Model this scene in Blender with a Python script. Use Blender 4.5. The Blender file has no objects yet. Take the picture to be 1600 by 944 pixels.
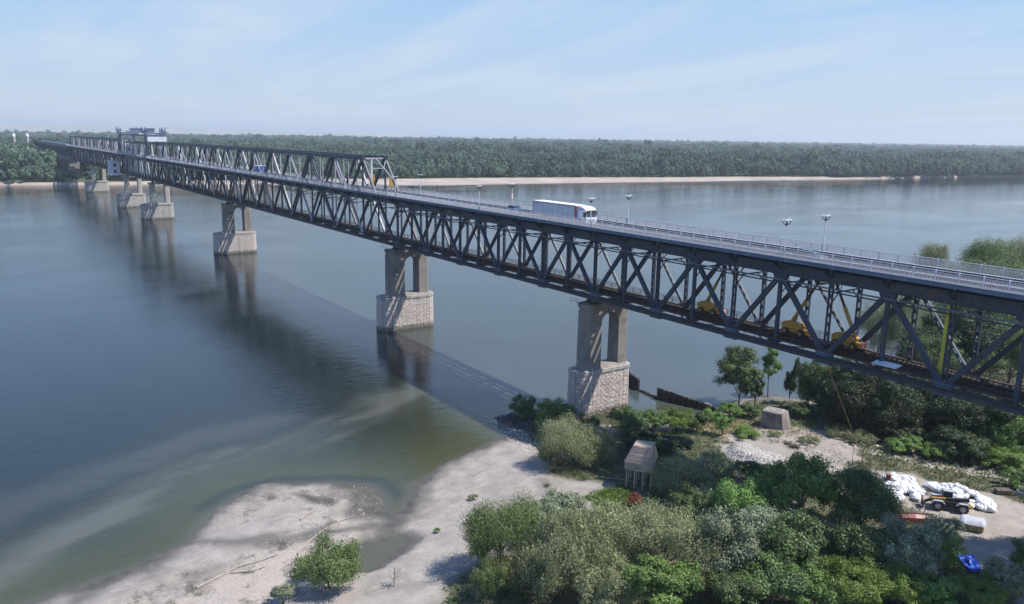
import bpy, math, random
import numpy as np
from mathutils import Vector, Matrix
random.seed(7); RNG = np.random.default_rng(7)
S = bpy.context.scene
COL = S.collection
R = math.radians
# ------------------------------------------------------------------ camera
cam = bpy.data.cameras.new('camera'); camo = bpy.data.objects.new('camera', cam); COL.objects.link(camo)
cam.sensor_width = 36.0; cam.lens = 36.0 * 1226.3 / 1600.0
cam.clip_start = 1.0; cam.clip_end = 60000.0
YAW, PIT, ROL = R(-54.952), R(11.91), R(0.918)
_F = Vector((math.sin(YAW)*math.cos(PIT), math.cos(YAW)*math.cos(PIT), -math.sin(PIT)))
_R = Vector((math.cos(YAW), -math.sin(YAW), 0)); _U = _R.cross(_F)
_R2 = _R*math.cos(ROL) + _U*math.sin(ROL); _U2 = _U*math.cos(ROL) - _R*math.sin(ROL)
m = Matrix((_R2, _U2, -_F)).transposed().to_4x4(); m.translation = Vector((109.66, -94.48, 51.84))
camo.matrix_world = m
S.camera = camo
# ------------------------------------------------------------------ light
SUN = Vector((0.45, 0.486, 1.0)).normalized()
sl = bpy.data.lights.new('sun', 'SUN'); sl.energy = 5.0; sl.angle = R(0.53); sl.color = (1.0, 0.93, 0.83)
so = bpy.data.objects.new('sun', sl); COL.objects.link(so)
so.rotation_euler = SUN.to_track_quat('Z', 'Y').to_euler(); so.location = (0, 0, 200)
W = bpy.data.worlds.new('World'); S.world = W; W.use_nodes = True
nt = W.node_tree; nt.nodes.clear()
def WN(t, **k):
    n = nt.nodes.new(t)
    for a, b in k.items(): setattr(n, a, b)
    return n
sky = WN('ShaderNodeTexSky'); sky.sky_type = 'NISHITA'; sky.sun_disc = False
sky.sun_elevation = math.asin(SUN.z); sky.sun_rotation = math.atan2(SUN.x, SUN.y)
sky.altitude = 50; sky.air_density = 1.0; sky.dust_density = .6; sky.ozone_density = 3.0
bg = WN('ShaderNodeBackground'); bg.inputs[1].default_value = 0.115
tc = WN('ShaderNodeTexCoord'); sep = WN('ShaderNodeSeparateXYZ')
# thin cirrus: noise on a high flat layer (direction divided by its height)
add = WN('ShaderNodeMath', operation='ADD'); add.inputs[1].default_value = 0.10
dv = WN('ShaderNodeVectorMath', operation='DIVIDE'); cmb = WN('ShaderNodeCombineXYZ')
mp = WN('ShaderNodeMapping'); mp.inputs['Rotation'].default_value = (0, 0, R(35)); mp.inputs['Scale'].default_value = (0.5, 1.5, 0)
n1 = WN('ShaderNodeTexNoise'); n1.inputs['Scale'].default_value = 0.85; n1.inputs['Detail'].default_value = 7; n1.inputs['Roughness'].default_value = 0.55; n1.inputs['Distortion'].default_value = 0.6
r1 = WN('ShaderNodeValToRGB'); r1.color_ramp.elements[0].position = 0.42; r1.color_ramp.elements[1].position = 0.74
mixc = WN('ShaderNodeMix', data_type='RGBA'); mixc.inputs[7].default_value = (4.0, 4.6, 5.3, 1)
mf = WN('ShaderNodeMath', operation='MULTIPLY'); mf.inputs[1].default_value = 0.8
L_ = nt.links.new
L_(tc.outputs['Generated'], sep.inputs[0]); L_(sep.outputs[2], add.inputs[0])
for i in range(3): L_(add.outputs[0], cmb.inputs[i])
L_(tc.outputs['Generated'], dv.inputs[0]); L_(cmb.outputs[0], dv.inputs[1]); L_(dv.outputs[0], mp.inputs[0])
L_(mp.outputs[0], n1.inputs['Vector']); L_(n1.outputs[0], r1.inputs[0]); L_(r1.outputs[0], mf.inputs[0])
rp = WN('ShaderNodeValToRGB'); e = rp.color_ramp.elements; e[0].position = 0.0; e[0].color = (.42, .50, .63, 1); e[1].position = .85; e[1].color = (.075, .20, .56, 1)
for p_, c_ in ((.05, (.39, .49, .64, 1)), (.16, (.31, .47, .69, 1)), (.32, (.31, .52, .95, 1)), (.55, (.15, .33, .76, 1))): q_ = e.new(p_); q_.color = c_
vs = WN('ShaderNodeVectorMath', operation='SCALE'); vs.inputs['Scale'].default_value = 7.9
mh = WN('ShaderNodeMix', data_type='RGBA'); mh.inputs[0].default_value = .85
L_(sep.outputs[2], rp.inputs[0]); L_(rp.outputs[0], vs.inputs[0]); L_(sky.outputs[0], mh.inputs[6]); L_(vs.outputs[0], mh.inputs[7])
fz = WN('ShaderNodeMapRange'); fz.inputs[1].default_value = .12; fz.inputs[2].default_value = .5; fz.inputs[3].default_value = 1; fz.inputs[4].default_value = .25; m2_ = WN('ShaderNodeMath', operation='MULTIPLY'); L_(sep.outputs[2], fz.inputs[0]); L_(fz.outputs[0], m2_.inputs[0]); L_(mf.outputs[0], m2_.inputs[1]); L_(m2_.outputs[0], mixc.inputs[0]); L_(mh.outputs[2], mixc.inputs[6]); L_(mixc.outputs[2], bg.inputs[0])
out = WN('ShaderNodeOutputWorld'); L_(bg.outputs[0], out.inputs[0])
S.view_settings.view_transform = 'Standard'; S.view_settings.look = 'None'
S.view_settings.exposure = 0.52; S.view_settings.gamma = 1.0
try: S.view_settings.use_curve_mapping = False
except Exception: pass
S.cycles.volume_bounces = 0; S.cycles.max_bounces = 6; S.cycles.transparent_max_bounces = 8
# ------------------------------------------------------------------ helpers
def tag(o, label=None, cat=None, group=None, kind=None):
    if label: o['label'] = label
    if cat: o['category'] = cat
    if group: o['group'] = group
    if kind: o['kind'] = kind
    return o
def empty(name, loc=(0, 0, 0), rz=0.0, label=None, cat=None, group=None, parent=None):
    o = bpy.data.objects.new(name, None); COL.objects.link(o)
    o.location = loc; o.rotation_euler = (0, 0, rz); o.empty_display_size = .2
    if parent: o.parent = parent
    return tag(o, label, cat, group)
def link(name, me, parent=None, loc=(0, 0, 0), rot=(0, 0, 0), sc=(1, 1, 1)):
    o = bpy.data.objects.new(name, me); COL.objects.link(o)
    if parent: o.parent = parent
    o.location = loc; o.rotation_euler = rot; o.scale = sc
    return o
def tree_of(o): return [c for c in o.children]
def copy_tree(o, parent=None):
    c = o.copy(); COL.objects.link(c); c.parent = parent
    for ch in KIDS.get(o.name, []): copy_tree(ch, c)
    return c
KIDS = {}
def kids(root):                                   # remember the children of a prototype before copying it
    ch = [o for o in COL.objects if o.parent == root]; KIDS[root.name] = ch
    for c in ch: kids(c)
class MB:
    def __init__(s): s.v = []; s.f = []; s.mi = []; s.cur = 0
    def add(s, vs, fs):
        n = len(s.v); s.v += [tuple(v) for v in vs]; s.f += [tuple(n+i for i in f) for f in fs]; s.mi += [s.cur]*len(fs)
    def box(s, x0, x1, y0, y1, z0, z1):
        s.add([(x0,y0,z0),(x1,y0,z0),(x1,y1,z0),(x0,y1,z0),(x0,y0,z1),(x1,y0,z1),(x1,y1,z1),(x0,y1,z1)],
              [(0,3,2,1),(4,5,6,7),(0,1,5,4),(1,2,6,5),(2,3,7,6),(3,0,4,7)])
    def beam(s, p, q, w, h, up=(0, 0, 1)):
        p = Vector(p); q = Vector(q); d = (q-p).normalized(); up = Vector(up)
        if abs(d.dot(up)) > .99: up = Vector((1, 0, 0)) if abs(d.x) < .9 else Vector((0, 1, 0))
        a = d.cross(up).normalized()*w/2; b = a.cross(d).normalized()*h/2
        s.add([p-a-b, p+a-b, p+a+b, p-a+b, q-a-b, q+a-b, q+a+b, q-a+b], [(0,1,2,3),(7,6,5,4),(0,4,5,1),(1,5,6,2),(2,6,7,3),(3,7,4,0)])
    def tube(s, p, q, r0, r1=None, n=8, cap=True):
        r1 = r0 if r1 is None else r1
        p = Vector(p); q = Vector(q); d = (q-p).normalized()
        a = d.orthogonal().normalized(); b = d.cross(a)
        vs = [p+(a*math.cos(t)+b*math.sin(t))*r0 for t in [i*2*math.pi/n for i in range(n)]]
        vs += [q+(a*math.cos(t)+b*math.sin(t))*r1 for t in [i*2*math.pi/n for i in range(n)]]
        fs = [(i, (i+1) % n, n+(i+1) % n, n+i) for i in range(n)]
        if cap: fs += [tuple(range(n))[::-1], tuple(range(n, 2*n))]
        s.add(vs, fs)
    def prism(s, poly, z0, z1, axis='z', top=None):        # poly: list of 2-D points, extruded along axis
        top = top or poly; n = len(poly)
        def P(a, b, c): return {'z': (a, b, c), 'x': (c, a, b), 'y': (a, c, b)}[axis]
        s.add([P(a, b, z0) for a, b in poly]+[P(a, b, z1) for a, b in top],
              [(i, (i+1) % n, n+(i+1) % n, n+i) for i in range(n)]+[tuple(range(n))[::-1], tuple(range(n, 2*n))])
    def mesh(s, name, mats, smooth=False, bevel=0):
        me = bpy.data.meshes.new(name); me.from_pydata(s.v, [], s.f)
        for mt in (mats if isinstance(mats, (list, tuple)) else [mats]): me.materials.append(mt)
        if any(s.mi): me.polygons.foreach_set('material_index', s.mi)
        if smooth: me.polygons.foreach_set('use_smooth', [True]*len(s.f))
        me.update(); return me
    def build(s, name, mats, parent=None, loc=(0, 0, 0), smooth=False, rot=(0, 0, 0)):
        return link(name, s.mesh(name, mats, smooth), parent, loc, rot)
def sphere(mb, c, r, n=10, k=6, sz=(1, 1, 1)):
    vs = []; fs = []
    for i in range(k+1):
        t = math.pi*i/k
        for j in range(n):
            a = 2*math.pi*j/n
            vs.append((c[0]+r*sz[0]*math.sin(t)*math.cos(a), c[1]+r*sz[1]*math.sin(t)*math.sin(a), c[2]+r*sz[2]*math.cos(t)))
    for i in range(k):
        for j in range(n): fs.append((i*n+j, (i+1)*n+j, (i+1)*n+(j+1) % n, i*n+(j+1) % n))
    mb.add(vs, fs)
# ------------------------------------------------------------------ materials
def new_mat(name):
    mt = bpy.data.materials.new(name); mt.use_nodes = True; n = mt.node_tree.nodes
    return mt, mt.node_tree, n['Principled BSDF']
def mat(name, c, c2=None, scale=1.0, rough=.6, metal=0., bump=0., bscale=None, detail=5, objvar=0., c3=None, s3=.2, spec=.4, coord='Object', lo=.35, hi=.65):
    """colour c with procedural patches of c2 (grain) and c3 (big stains)"""
    mt, t, b = new_mat(name); N = t.nodes; L = t.links.new
    b.inputs['Roughness'].default_value = rough; b.inputs['Metallic'].default_value = metal
    b.inputs['Specular IOR Level'].default_value = spec
    c = (*c, 1); co = N.new('ShaderNodeTexCoord')
    src = None
    if coord == 'World':
        g = N.new('ShaderNodeNewGeometry'); vec = g.outputs['Position']
    else: vec = co.outputs[coord]
    def noise(sc, d=detail):
        n = N.new('ShaderNodeTexNoise'); n.inputs['Scale'].default_value = sc; n.inputs['Detail'].default_value = d
        n.inputs['Roughness'].default_value = .62; L(vec, n.inputs['Vector']); return n.outputs[0]
    def ramp(o, a, z):
        r = N.new('ShaderNodeMapRange'); r.inputs['From Min'].default_value = a; r.inputs['From Max'].default_value = z; L(o, r.inputs[0]); return r.outputs[0]
    col = None
    if c2 is not None:
        mx = N.new('ShaderNodeMix'); mx.data_type = 'RGBA'; mx.inputs[6].default_value = c; mx.inputs[7].default_value = (*c2, 1)
        L(ramp(noise(scale), lo, hi), mx.inputs[0]); col = mx.outputs[2]
    if c3 is not None:
        mx = N.new('ShaderNodeMix'); mx.data_type = 'RGBA'
        if col: L(col, mx.inputs[6])
        else: mx.inputs[6].default_value = c
        mx.inputs[7].default_value = (*c3, 1); L(ramp(noise(s3, 6), .55, .72), mx.inputs[0]); col = mx.outputs[2]
    if objvar:
        oi = N.new('ShaderNodeObjectInfo'); hv = N.new('ShaderNodeHueSaturation')
        r = N.new('ShaderNodeMapRange'); r.inputs['To Min'].default_value = 1-objvar; r.inputs['To Max'].default_value = 1+objvar
        L(oi.outputs['Random'], r.inputs[0]); L(r.outputs[0], hv.inputs['Value'])
        if col: L(col, hv.inputs['Color'])
        else: hv.inputs['Color'].default_value = c
        col = hv.outputs[0]
    if col: L(col, b.inputs['Base Color'])
    else: b.inputs['Base Color'].default_value = c
    if bump:
        bp = N.new('ShaderNodeBump'); bp.inputs['Strength'].default_value = bump; bp.inputs['Distance'].default_value = .05
        L(noise(bscale or scale*3, 6), bp.inputs['Height']); L(bp.outputs[0], b.inputs['Normal'])
    return mt
M = {}
M['steel'] = mat('blue_grey_bridge_paint', (.034, .050, .080), (.022, .032, .052), .7, .5, 0, .15, 6, c3=(.085, .06, .048), s3=.6, coord='World')
M['steel_lt'] = mat('pale_blue_railing_paint', (.66, .69, .74), (.48, .52, .58), 1.2, .5, coord='World')
M['fascia'] = mat('blue_fascia_paint', (.085, .135, .215), (.062, .098, .16), .5, .5, coord='World', c3=(.15, .17, .21), s3=.8)
M['steel_mid'] = mat('mid_grey_blue_paint', (.11, .13, .165), (.07, .085, .11), .8, .55, coord='World')
M['steel_far'] = mat('pale_grey_paint', (.36, .38, .42), (.24, .26, .3), .8, .55, coord='World')  # plain pale grey; on the portal frames it stands in for sunlight
M['rust'] = mat('rusty_steel', (.038, .032, .032), (.085, .045, .032), 1.3, .8, 0, .2, 8, coord='World', c3=(.03, .033, .042), s3=.5)
M['baluster'] = mat('dusty_railing_bars', (.54, .54, .58), (.40, .40, .45), 2, .6, coord='World')
M['conc'] = mat('pier_concrete', (.24, .222, .205), (.16, .148, .138), .5, .85, 0, .3, 5, c3=(.10, .092, .09), s3=.22, coord='World')
M['conc_lt'] = mat('pale_concrete', (.42, .395, .37), (.30, .28, .26), .8, .85, 0, .3, 6, c3=(.2, .185, .17), s3=.5, coord='World')
M['stone'] = mat('pinkish_pier_stone', (.50, .445, .41), (.40, .35, .32), 2.2, .9, 0, .35, 9, objvar=.14, coord='World', c3=(.40, .31, .285), s3=.8)
M['mortar'] = mat('pier_mortar', (.27, .235, .215), (.19, .17, .155), 4, .95, 0, .3, 9, coord='World')
M['asphalt'] = mat('grey_asphalt', (.065, .067, .075), (.048, .05, .056), 1.2, .9, 0, .2, 20, coord='World')
M['paint'] = mat('road_marking', (.7, .7, .68), (.5, .5, .5), 2, .7, coord='World')
M['sidewalk'] = mat('sidewalk_slab', (.11, .11, .125), (.08, .08, .09), 1.5, .9, coord='World')
M['wood'] = mat('grey_timber', (.2, .16, .13), (.11, .09, .075), 4, .85, 0, .4, 12, objvar=.2)
M['sleeper'] = mat('tarred_sleeper', (.03, .026, .025), (.055, .045, .04), 5, .9, coord='World')
M['white'] = mat('white_paint', (.78, .79, .8), (.7, .71, .72), 3, .35)
M['black'] = mat('black_rubber', (.025, .025, .027), (.04, .04, .04), 6, .8)
M['glass'] = mat('dark_glass', (.03, .045, .06), None, 1, .08, spec=.8)
M['redp'] = mat('red_paint', (.5, .03, .035), (.35, .03, .03), 3, .4)
M['yellow'] = mat('yellow_machine_paint', (.46, .26, .035), (.32, .18, .035), 3, .45, c3=(.2, .13, .06), s3=1.5)
M['mast'] = mat('yellow_mast_paint', (.5, .48, .05), (.4, .38, .05), 1, .5)
M['orange'] = mat('orange_paint', (.75, .2, .04), (.6, .15, .04), 3, .5)
M['bluep'] = mat('blue_cab_paint', (.02, .09, .42), (.02, .07, .33), 3, .35)
M['bark'] = mat('bark', (.11, .09, .07), (.07, .055, .045), 3, .9, 0, .4, 10)
M['deadwood'] = mat('bleached_dead_wood', (.36, .32, .28), (.24, .21, .18), 5, .9, 0, .3, 12)
M['panel'] = mat('white_cladding', (.62, .66, .7), (.5, .54, .6), .6, .5, coord='World')

def tide(m_, z=.9, dark=(.10, .095, .07)):                   # algae and silt band left by the river just above the water
    t = m_.node_tree; b = t.nodes['Principled BSDF']; lk = b.inputs['Base Color'].links[0]; src = lk.from_socket; t.links.remove(lk)
    g = t.nodes.new('ShaderNodeNewGeometry'); s = t.nodes.new('ShaderNodeSeparateXYZ'); t.links.new(g.outputs['Position'], s.inputs[0])
    n = t.nodes.new('ShaderNodeTexNoise'); n.inputs['Scale'].default_value = .9; n.inputs['Detail'].default_value = 6; t.links.new(g.outputs['Position'], n.inputs['Vector'])
    a = t.nodes.new('ShaderNodeMath'); a.operation = 'MULTIPLY_ADD'; t.links.new(n.outputs[0], a.inputs[0]); a.inputs[1].default_value = -1.6; t.links.new(s.outputs[2], a.inputs[2])
    r = t.nodes.new('ShaderNodeMapRange'); r.inputs[1].default_value = z-1.0; r.inputs[2].default_value = z-.3; r.inputs[3].default_value = .8; r.inputs[4].default_value = 0; t.links.new(a.outputs[0], r.inputs[0])
    # rain streaks running down from the coping
    mp_ = t.nodes.new('ShaderNodeMapping'); mp_.inputs['Scale'].default_value = (1.3, 1.3, .07); t.links.new(g.outputs['Position'], mp_.inputs[0]); n2 = t.nodes.new('ShaderNodeTexNoise'); n2.inputs['Scale'].default_value = 1; n2.inputs['Detail'].default_value = 5; t.links.new(mp_.outputs[0], n2.inputs['Vector'])
    r2 = t.nodes.new('ShaderNodeMapRange'); r2.inputs[1].default_value = .54; r2.inputs[2].default_value = .68; r2.inputs[4].default_value = .5; t.links.new(n2.outputs[0], r2.inputs[0])
    x1 = t.nodes.new('ShaderNodeMix'); x1.data_type = 'RGBA'; x1.inputs[7].default_value = (.15, .135, .12, 1); t.links.new(r2.outputs[0], x1.inputs[0]); t.links.new(src, x1.inputs[6])
    x = t.nodes.new('ShaderNodeMix'); x.data_type = 'RGBA'; x.inputs[7].default_value = (*dark, 1); t.links.new(r.outputs[0], x.inputs[0]); t.links.new(x1.outputs[2], x.inputs[6]); t.links.new(x.outputs[2], b.inputs['Base Color'])
for k in ('stone', 'mortar', 'conc', 'conc_lt'): tide(M[k])
HAZE = 0.00011
# ------------------------------------------------------------------ ground, river, banks
def segd(P, A, B):
    AB = B-A; t = np.clip(((P-A)@AB)/(AB@AB), 0, 1); return np.hypot(*(P-(A+t[:, None]*AB)).T)
def pdist(P, pts, closed=True):
    pts = np.array(pts, float); n = len(pts); dd = np.full(len(P), 1e9)
    for i in range(n if closed else n-1): dd = np.minimum(dd, segd(P, pts[i], pts[(i+1) % n]))
    return dd
def inside(P, pts):
    c = np.zeros(len(P), bool); n = len(pts)
    for i in range(n):
        (x1, y1), (x2, y2) = pts[i], pts[(i+1) % n]
        if y1 == y2: continue
        k = ((y1 > P[:, 1]) != (y2 > P[:, 1])) & (P[:, 0] < (x2-x1)*(P[:, 1]-y1)/(y2-y1)+x1); c ^= k
    return c
def sd(P, pts): return np.where(inside(P, pts), 1, -1)*pdist(P, pts)       # > 0 inside
def sm(x, a, b): t = np.clip((x-a)/(b-a), 0, 1); return t*t*(3-2*t)
_h = RNG.random((256, 256))
def vnoise(x, y, s):
    x = x/s; y = y/s; xi = np.floor(x).astype(int); yi = np.floor(y).astype(int); fx = x-xi; fy = y-yi
    fx = fx*fx*(3-2*fx); fy = fy*fy*(3-2*fy); g = lambda a, b: _h[a & 255, b & 255]
    return (g(xi, yi)*(1-fx)+g(xi+1, yi)*fx)*(1-fy)+(g(xi, yi+1)*(1-fx)+g(xi+1, yi+1)*fx)*fy
def fbm(x, y, s, o=4): return sum(vnoise(x+17*i, y-31*i, s/2**i)*.5**i for i in range(o))/sum(.5**i for i in range(o))
SHORE = [(-300.0,3000.0),(-80.0,700.0),(-30.0,320.0),(-9.2,190.0),(-9.1,161.8),(6.6,104.7),(19.0,69.6),(22.2,52.2),(18.5,43),(12.0,39.5),(10.6,32),(11.5,26),(13.5,21.0),(12.6,16.9),(12.4,7.6),(11.9,0.8),(8.1,-2.8),(4.9,-5.4),(0.3,-7.0),(-3.2,-10.5),(-6.3,-12.8),(-5.7,-16.4),(-0.8,-19.1),(2.2,-20.0),(4.6,-27.6),(6.4,-34.2),(8.9,-39.3),(11.0,-43.6),(15.0,-46.4),(17.0,-48.6),(17.4,-50.0),(16.6,-50.0),(15.6,-49.0),(12.2,-47.8),(7.5,-47.7),(3.5,-52.7),(-0.5,-60.2),(-0.1,-65.6),(2.6,-69.9),(6.8,-73.5),(10.2,-75.4),(11.5,-78.4),(13.1,-82.7),(13.8,-89.5),(14.2,-93.9),(14.0,-130.0),(5.0,-400.0),(-60.0,-3000.0)]
LAND = SHORE+[(6000.0,-3000.0),(6000.0,3000.0)]
POOL = [(24.7,-58.6),(23.6,-56.2),(24.1,-53.7),(24.5,-51.8),(25.7,-51.8),(27.3,-54.6),(28.2,-57.0),(29.2,-59.0),(27.5,-59.4)]
BAR = [(2.7,-60.4),(4.8,-53.2),(8.6,-48.2),(14.8,-49.3),(17.8,-53.5),(22.3,-60.4),(25.7,-63.5),(31.8,-67.3),(38,-76),(30,-90),(22,-90),(17.7,-78.2),(16.2,-75.3),(17.7,-70.3),(13.7,-61.4),(10.1,-60.1),(10.7,-66.6),(8.9,-71.9),(3.3,-70.5),(0.8,-65.3)]
PALE = [(14.6,-49.6),(19.5,-55.7),(23.8,-61.0),(31.0,-68.5),(38,-78),(30,-90),(24.3,-88.6),(18.7,-78.1),(19.1,-67.6),(16.7,-59.9),(13.5,-54.9)]
BEACH = [(2.7,-20.4),(7.7,-35.0),(12.5,-43.3),(18.4,-47.4),(22.7,-52.4),(26.2,-51.5),(30.0,-57.0),(30.7,-59.8),(32,-66),(40,-72),(46,-62),(40,-54),(38.0,-47.4),(37.5,-37.3),(34.2,-24.7),(30,-19),(20.8,-24.4),(9.5,-18.4),(3,-17)]
ROAD = [(26.7,6.8),(33.3,13.9),(40,17),(45.3,16),(51.4,21.1),(61.3,24.2),(67.8,25.0),(90,28),(110,14),(95,-8),(80,-4),(75.4,0),(71.3,1.1),(67.1,3),(64,8),(60.3,10.6),(54.6,10.1),(49.3,5.7),(37.8,7.2),(30.1,4.5)]
SANDY = [(26.4,20.7),(35.8,28.4),(44.4,20.7),(42.7,10.9),(36,10),(30,9.8),(23.8,9.7)]
DRY = [(14.9,11),(18.2,18),(24,22),(30.4,24.6),(37.6,25.6),(30.2,14),(24.2,7.5)]
LAWN = [(31,-25.8),(29.3,-20.6),(32,-19),(35.3,-21),(34.6,-25.8)]
GBANK = [(28.8,6.4),(30.3,9.6),(38.6,10.6),(42.1,7.1),(38.1,3.9),(32.4,3.4)]
RIPRAP = [(-5.4,-14.8),(-5.8,-11.6),(0.1,-9.9),(3,-13.3),(9,-17.9),(5.1,-19.6)]
def height(P):
    d = np.where(inside(P, LAND), 1, -1)*pdist(P, SHORE, False)
    x, y = P[:, 0], P[:, 1]
    n = fbm(x, y, 9); n2 = fbm(x+99, y, 2.2); d = d+np.where(np.abs(d) < 12, (fbm(x+40, y-20, 5.5, 5)-.5)*3.6, 0)
    h = np.where(d > 0, 1.75*(1-np.exp(-d/15.0)), d*.09)
    inb = sm(sd(P, BAR), -1.5, 3)
    h = np.where(d > 0, h*(1-.62*inb)+.10*inb*sm(d, 0, 3), h)
    h += np.where(d > 0, sm(d, .5, 6), 0)*((n-.5)*.7+(n2-.5)*.12)
    sp = sd(P, POOL); h = np.where(sp > -2.2, np.minimum(h, np.where(sp > 0, -.35*sm(sp, 0, 1.0), .22*sm(-sp, 0, 2.2))), h)
    h += 1.3*sm(sd(P, GBANK), -.5, 1.5)                                  # gravel bank by the road
    h = h+1.2*sm(x+y*.35, 80, 150)+1.8*sm(y-.6*x, 2, 40)*sm(d, 2, 14)*sm(x, 10, 50)
    far = sm(d, 90, 600); h = h+6*far
    return np.maximum(h, -2.2), d
def ground_z(x, y):
    return float(height(np.array([[x, y]], float))[0][0])
def graded(lo, hi, f0, f1, step, g=1.22):
    a = list(np.arange(f0, f1+1e-6, step)); s = step
    v = a[-1]
    while v < hi: s *= g; v += s; a.append(v)
    s = step; v = a[0]
    while v > lo: s *= g; v -= s; a.insert(0, v)
    return np.array(a)
def grid_mesh(name, xs, ys, fn, keep=None):
    X, Y = np.meshgrid(xs, ys, indexing='ij'); P = np.column_stack([X.ravel(), Y.ravel()]); z, att = fn(P)
    nx, ny = len(xs), len(ys); i = np.arange(nx-1)[:, None]*ny+np.arange(ny-1)[None, :]; i = i.ravel()
    F = np.column_stack([i, i+ny, i+ny+1, i+1])
    if keep is not None:
        F = F[keep(z)[F].any(axis=1)]
    me = bpy.data.meshes.new(name); me.vertices.add(len(P)); me.vertices.foreach_set('co', np.column_stack([P, z]).ravel())
    me.loops.add(F.size); me.loops.foreach_set('vertex_index', F.ravel()); me.polygons.add(len(F))
    me.polygons.foreach_set('loop_start', np.arange(len(F))*4); me.polygons.foreach_set('use_smooth', np.ones(len(F), bool))
    for k, v in att.items():
        a = me.attributes.new(k, 'FLOAT', 'POINT'); a.data.foreach_set('value', v.astype(np.float32))
    me.update(); me.validate(); return me
def attr(t, name):
    a = t.nodes.new('ShaderNodeAttribute'); a.attribute_name = name; return a.outputs['Fac']
class SG:                                          # small shader-graph helper
    def __init__(s, t):
        s.t = t; s.N = t.nodes; s.L = t.links.new; s.g = s.N.new('ShaderNodeNewGeometry').outputs['Position']
    def noise(s, sc, det=5, rough=.6, vec=None, dist=0, scl=None, rot=0):
        v = vec or s.g
        if scl: mp = s.N.new('ShaderNodeMapping'); mp.inputs['Scale'].default_value = scl; mp.inputs['Rotation'].default_value = (0, 0, rot); s.L(v, mp.inputs[0]); v = mp.outputs[0]
        n = s.N.new('ShaderNodeTexNoise'); n.inputs['Scale'].default_value = sc; n.inputs['Detail'].default_value = det; n.inputs['Roughness'].default_value = rough; n.inputs['Distortion'].default_value = dist
        s.L(v, n.inputs['Vector']); return n.outputs[0]
    def vor(s, sc):
        n = s.N.new('ShaderNodeTexVoronoi'); n.inputs['Scale'].default_value = sc; s.L(s.g, n.inputs['Vector']); return n
    def mr(s, o, a, b, c=0., d=1.):
        r = s.N.new('ShaderNodeMapRange'); r.inputs[1].default_value = a; r.inputs[2].default_value = b; r.inputs[3].default_value = c; r.inputs[4].default_value = d; s.L(o, r.inputs[0]); return r.outputs[0]
    def mth(s, op, a, b=None):
        m_ = s.N.new('ShaderNodeMath'); m_.operation = op
        for i, v in enumerate((a, b)):
            if v is None: continue
            if isinstance(v, (int, float)): m_.inputs[i].default_value = v
            else: s.L(v, m_.inputs[i])
        return m_.outputs[0]
    def mix(s, f, a, b):
        m_ = s.N.new('ShaderNodeMix'); m_.data_type = 'RGBA'
        for i, v in ((0, f), (6, a), (7, b)):
            if isinstance(v, tuple): m_.inputs[i].default_value = (*v, 1)
            elif isinstance(v, (int, float)): m_.inputs[i].default_value = v
            else: s.L(v, m_.inputs[i])
        return m_.outputs[2]
    def bump(s, h, st, dist, nrm=None):
        b = s.N.new('ShaderNodeBump'); b.inputs['Strength'].default_value = st; b.inputs['Distance'].default_value = dist; s.L(h, b.inputs['Height'])
        if nrm: s.L(nrm, b.inputs['Normal'])
        return b.outputs[0]
# near ground
def gfn(P):
    z, d = height(P); n = fbm(P[:, 0], P[:, 1], 4)
    bar = sm(sd(P, BAR), -1, 1.5); pale = sm(sd(P, PALE)+(n-.5)*5, -1.5, 1.5); bea = sm(sd(P, BEACH)+(n-.5)*3, -1, 1.5)
    road = sm(sd(P, ROAD)+(n-.5)*2, -1, 1); sandy = sm(sd(P, SANDY)+(n-.5)*3, -1, 1); dry = sm(sd(P, DRY)+(n-.5)*4, -1.5, 1)
    lawn = sm(sd(P, LAWN)+(n-.5)*2, -.8, .8); gb = sm(sd(P, GBANK), -1, .5)
    bare = np.maximum.reduce([bar, bea, road, sandy, gb, 1-sm(d, 1, 5)*sm(P[:, 1]+60, -8, 3), sm(-P[:, 1]-60, -3, 6)*(1-sm(P[:, 0], 36, 44))])
    veg = 1-bare; veg = np.where((P[:, 1] < -38) & (P[:, 0] < 36), 0, veg); veg = np.maximum(veg, lawn)
    chan = sm(-pdist(P, [(20, -50), (22.3, -53), (24.5, -55)], False), -2.6, -.8)
    n4 = fbm(P[:, 0]*.5+P[:, 1]*.9, (P[:, 0]*.9-P[:, 1]*.5)*.3, 3.5, 5)
    wet = np.maximum.reduce([(1-sm(z+(n4-.5)*.5, .04, .42)), chan*.95, (1-sm(pdist(P, [(10, -75), (14, -71), (17.2, -66), (18.2, -61), (19.5, -56), (20.5, -51)], False)+(n4-.5)*4, .4, 2.6))*.75, (1-sm(pdist(P, [(4.5, -59), (8, -57.5), (10, -56)], False)+(n4-.5)*4, .3, 2.0)), (1-sm(pdist(P, [(36, -61), (38, -52), (36, -40), (31, -30), (22, -27)], False)+(n4-.5)*3, .2, 1.2))*.3])
    return z, dict(bar=bar, pale=pale, road=np.maximum(road, sandy*.8), veg=veg, dry=dry, lawn=lawn, wet=wet, gb=gb)
xs = graded(-70, 5000, -12, 92, .55); ys = graded(-2900, 2900, -100, 60, .55)
gm = grid_mesh('ground', xs, ys, gfn, keep=lambda z: z > -1.6)
mt, t, b = new_mat('river_bank_ground'); g = SG(t)
sand = g.mix(g.mr(g.noise(.35, 6), .35, .65), (.285, .262, .243), (.205, .187, .172))
sand = g.mix(g.mr(g.noise(.9, 6, .7, scl=(1, .25, 1), rot=.5), .52, .66, 0, .7), sand, (.325, .298, .272))
peb = g.vor(3.2); pc = g.mix(peb.outputs['Color'], (.16, .145, .13), (.52, .47, .43))
pc = g.mix(.5, pc, (.22, .195, .172))
gr = g.mix(g.mr(g.noise(.22, 5), .4, .6), pc, (.31, .275, .245))
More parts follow.
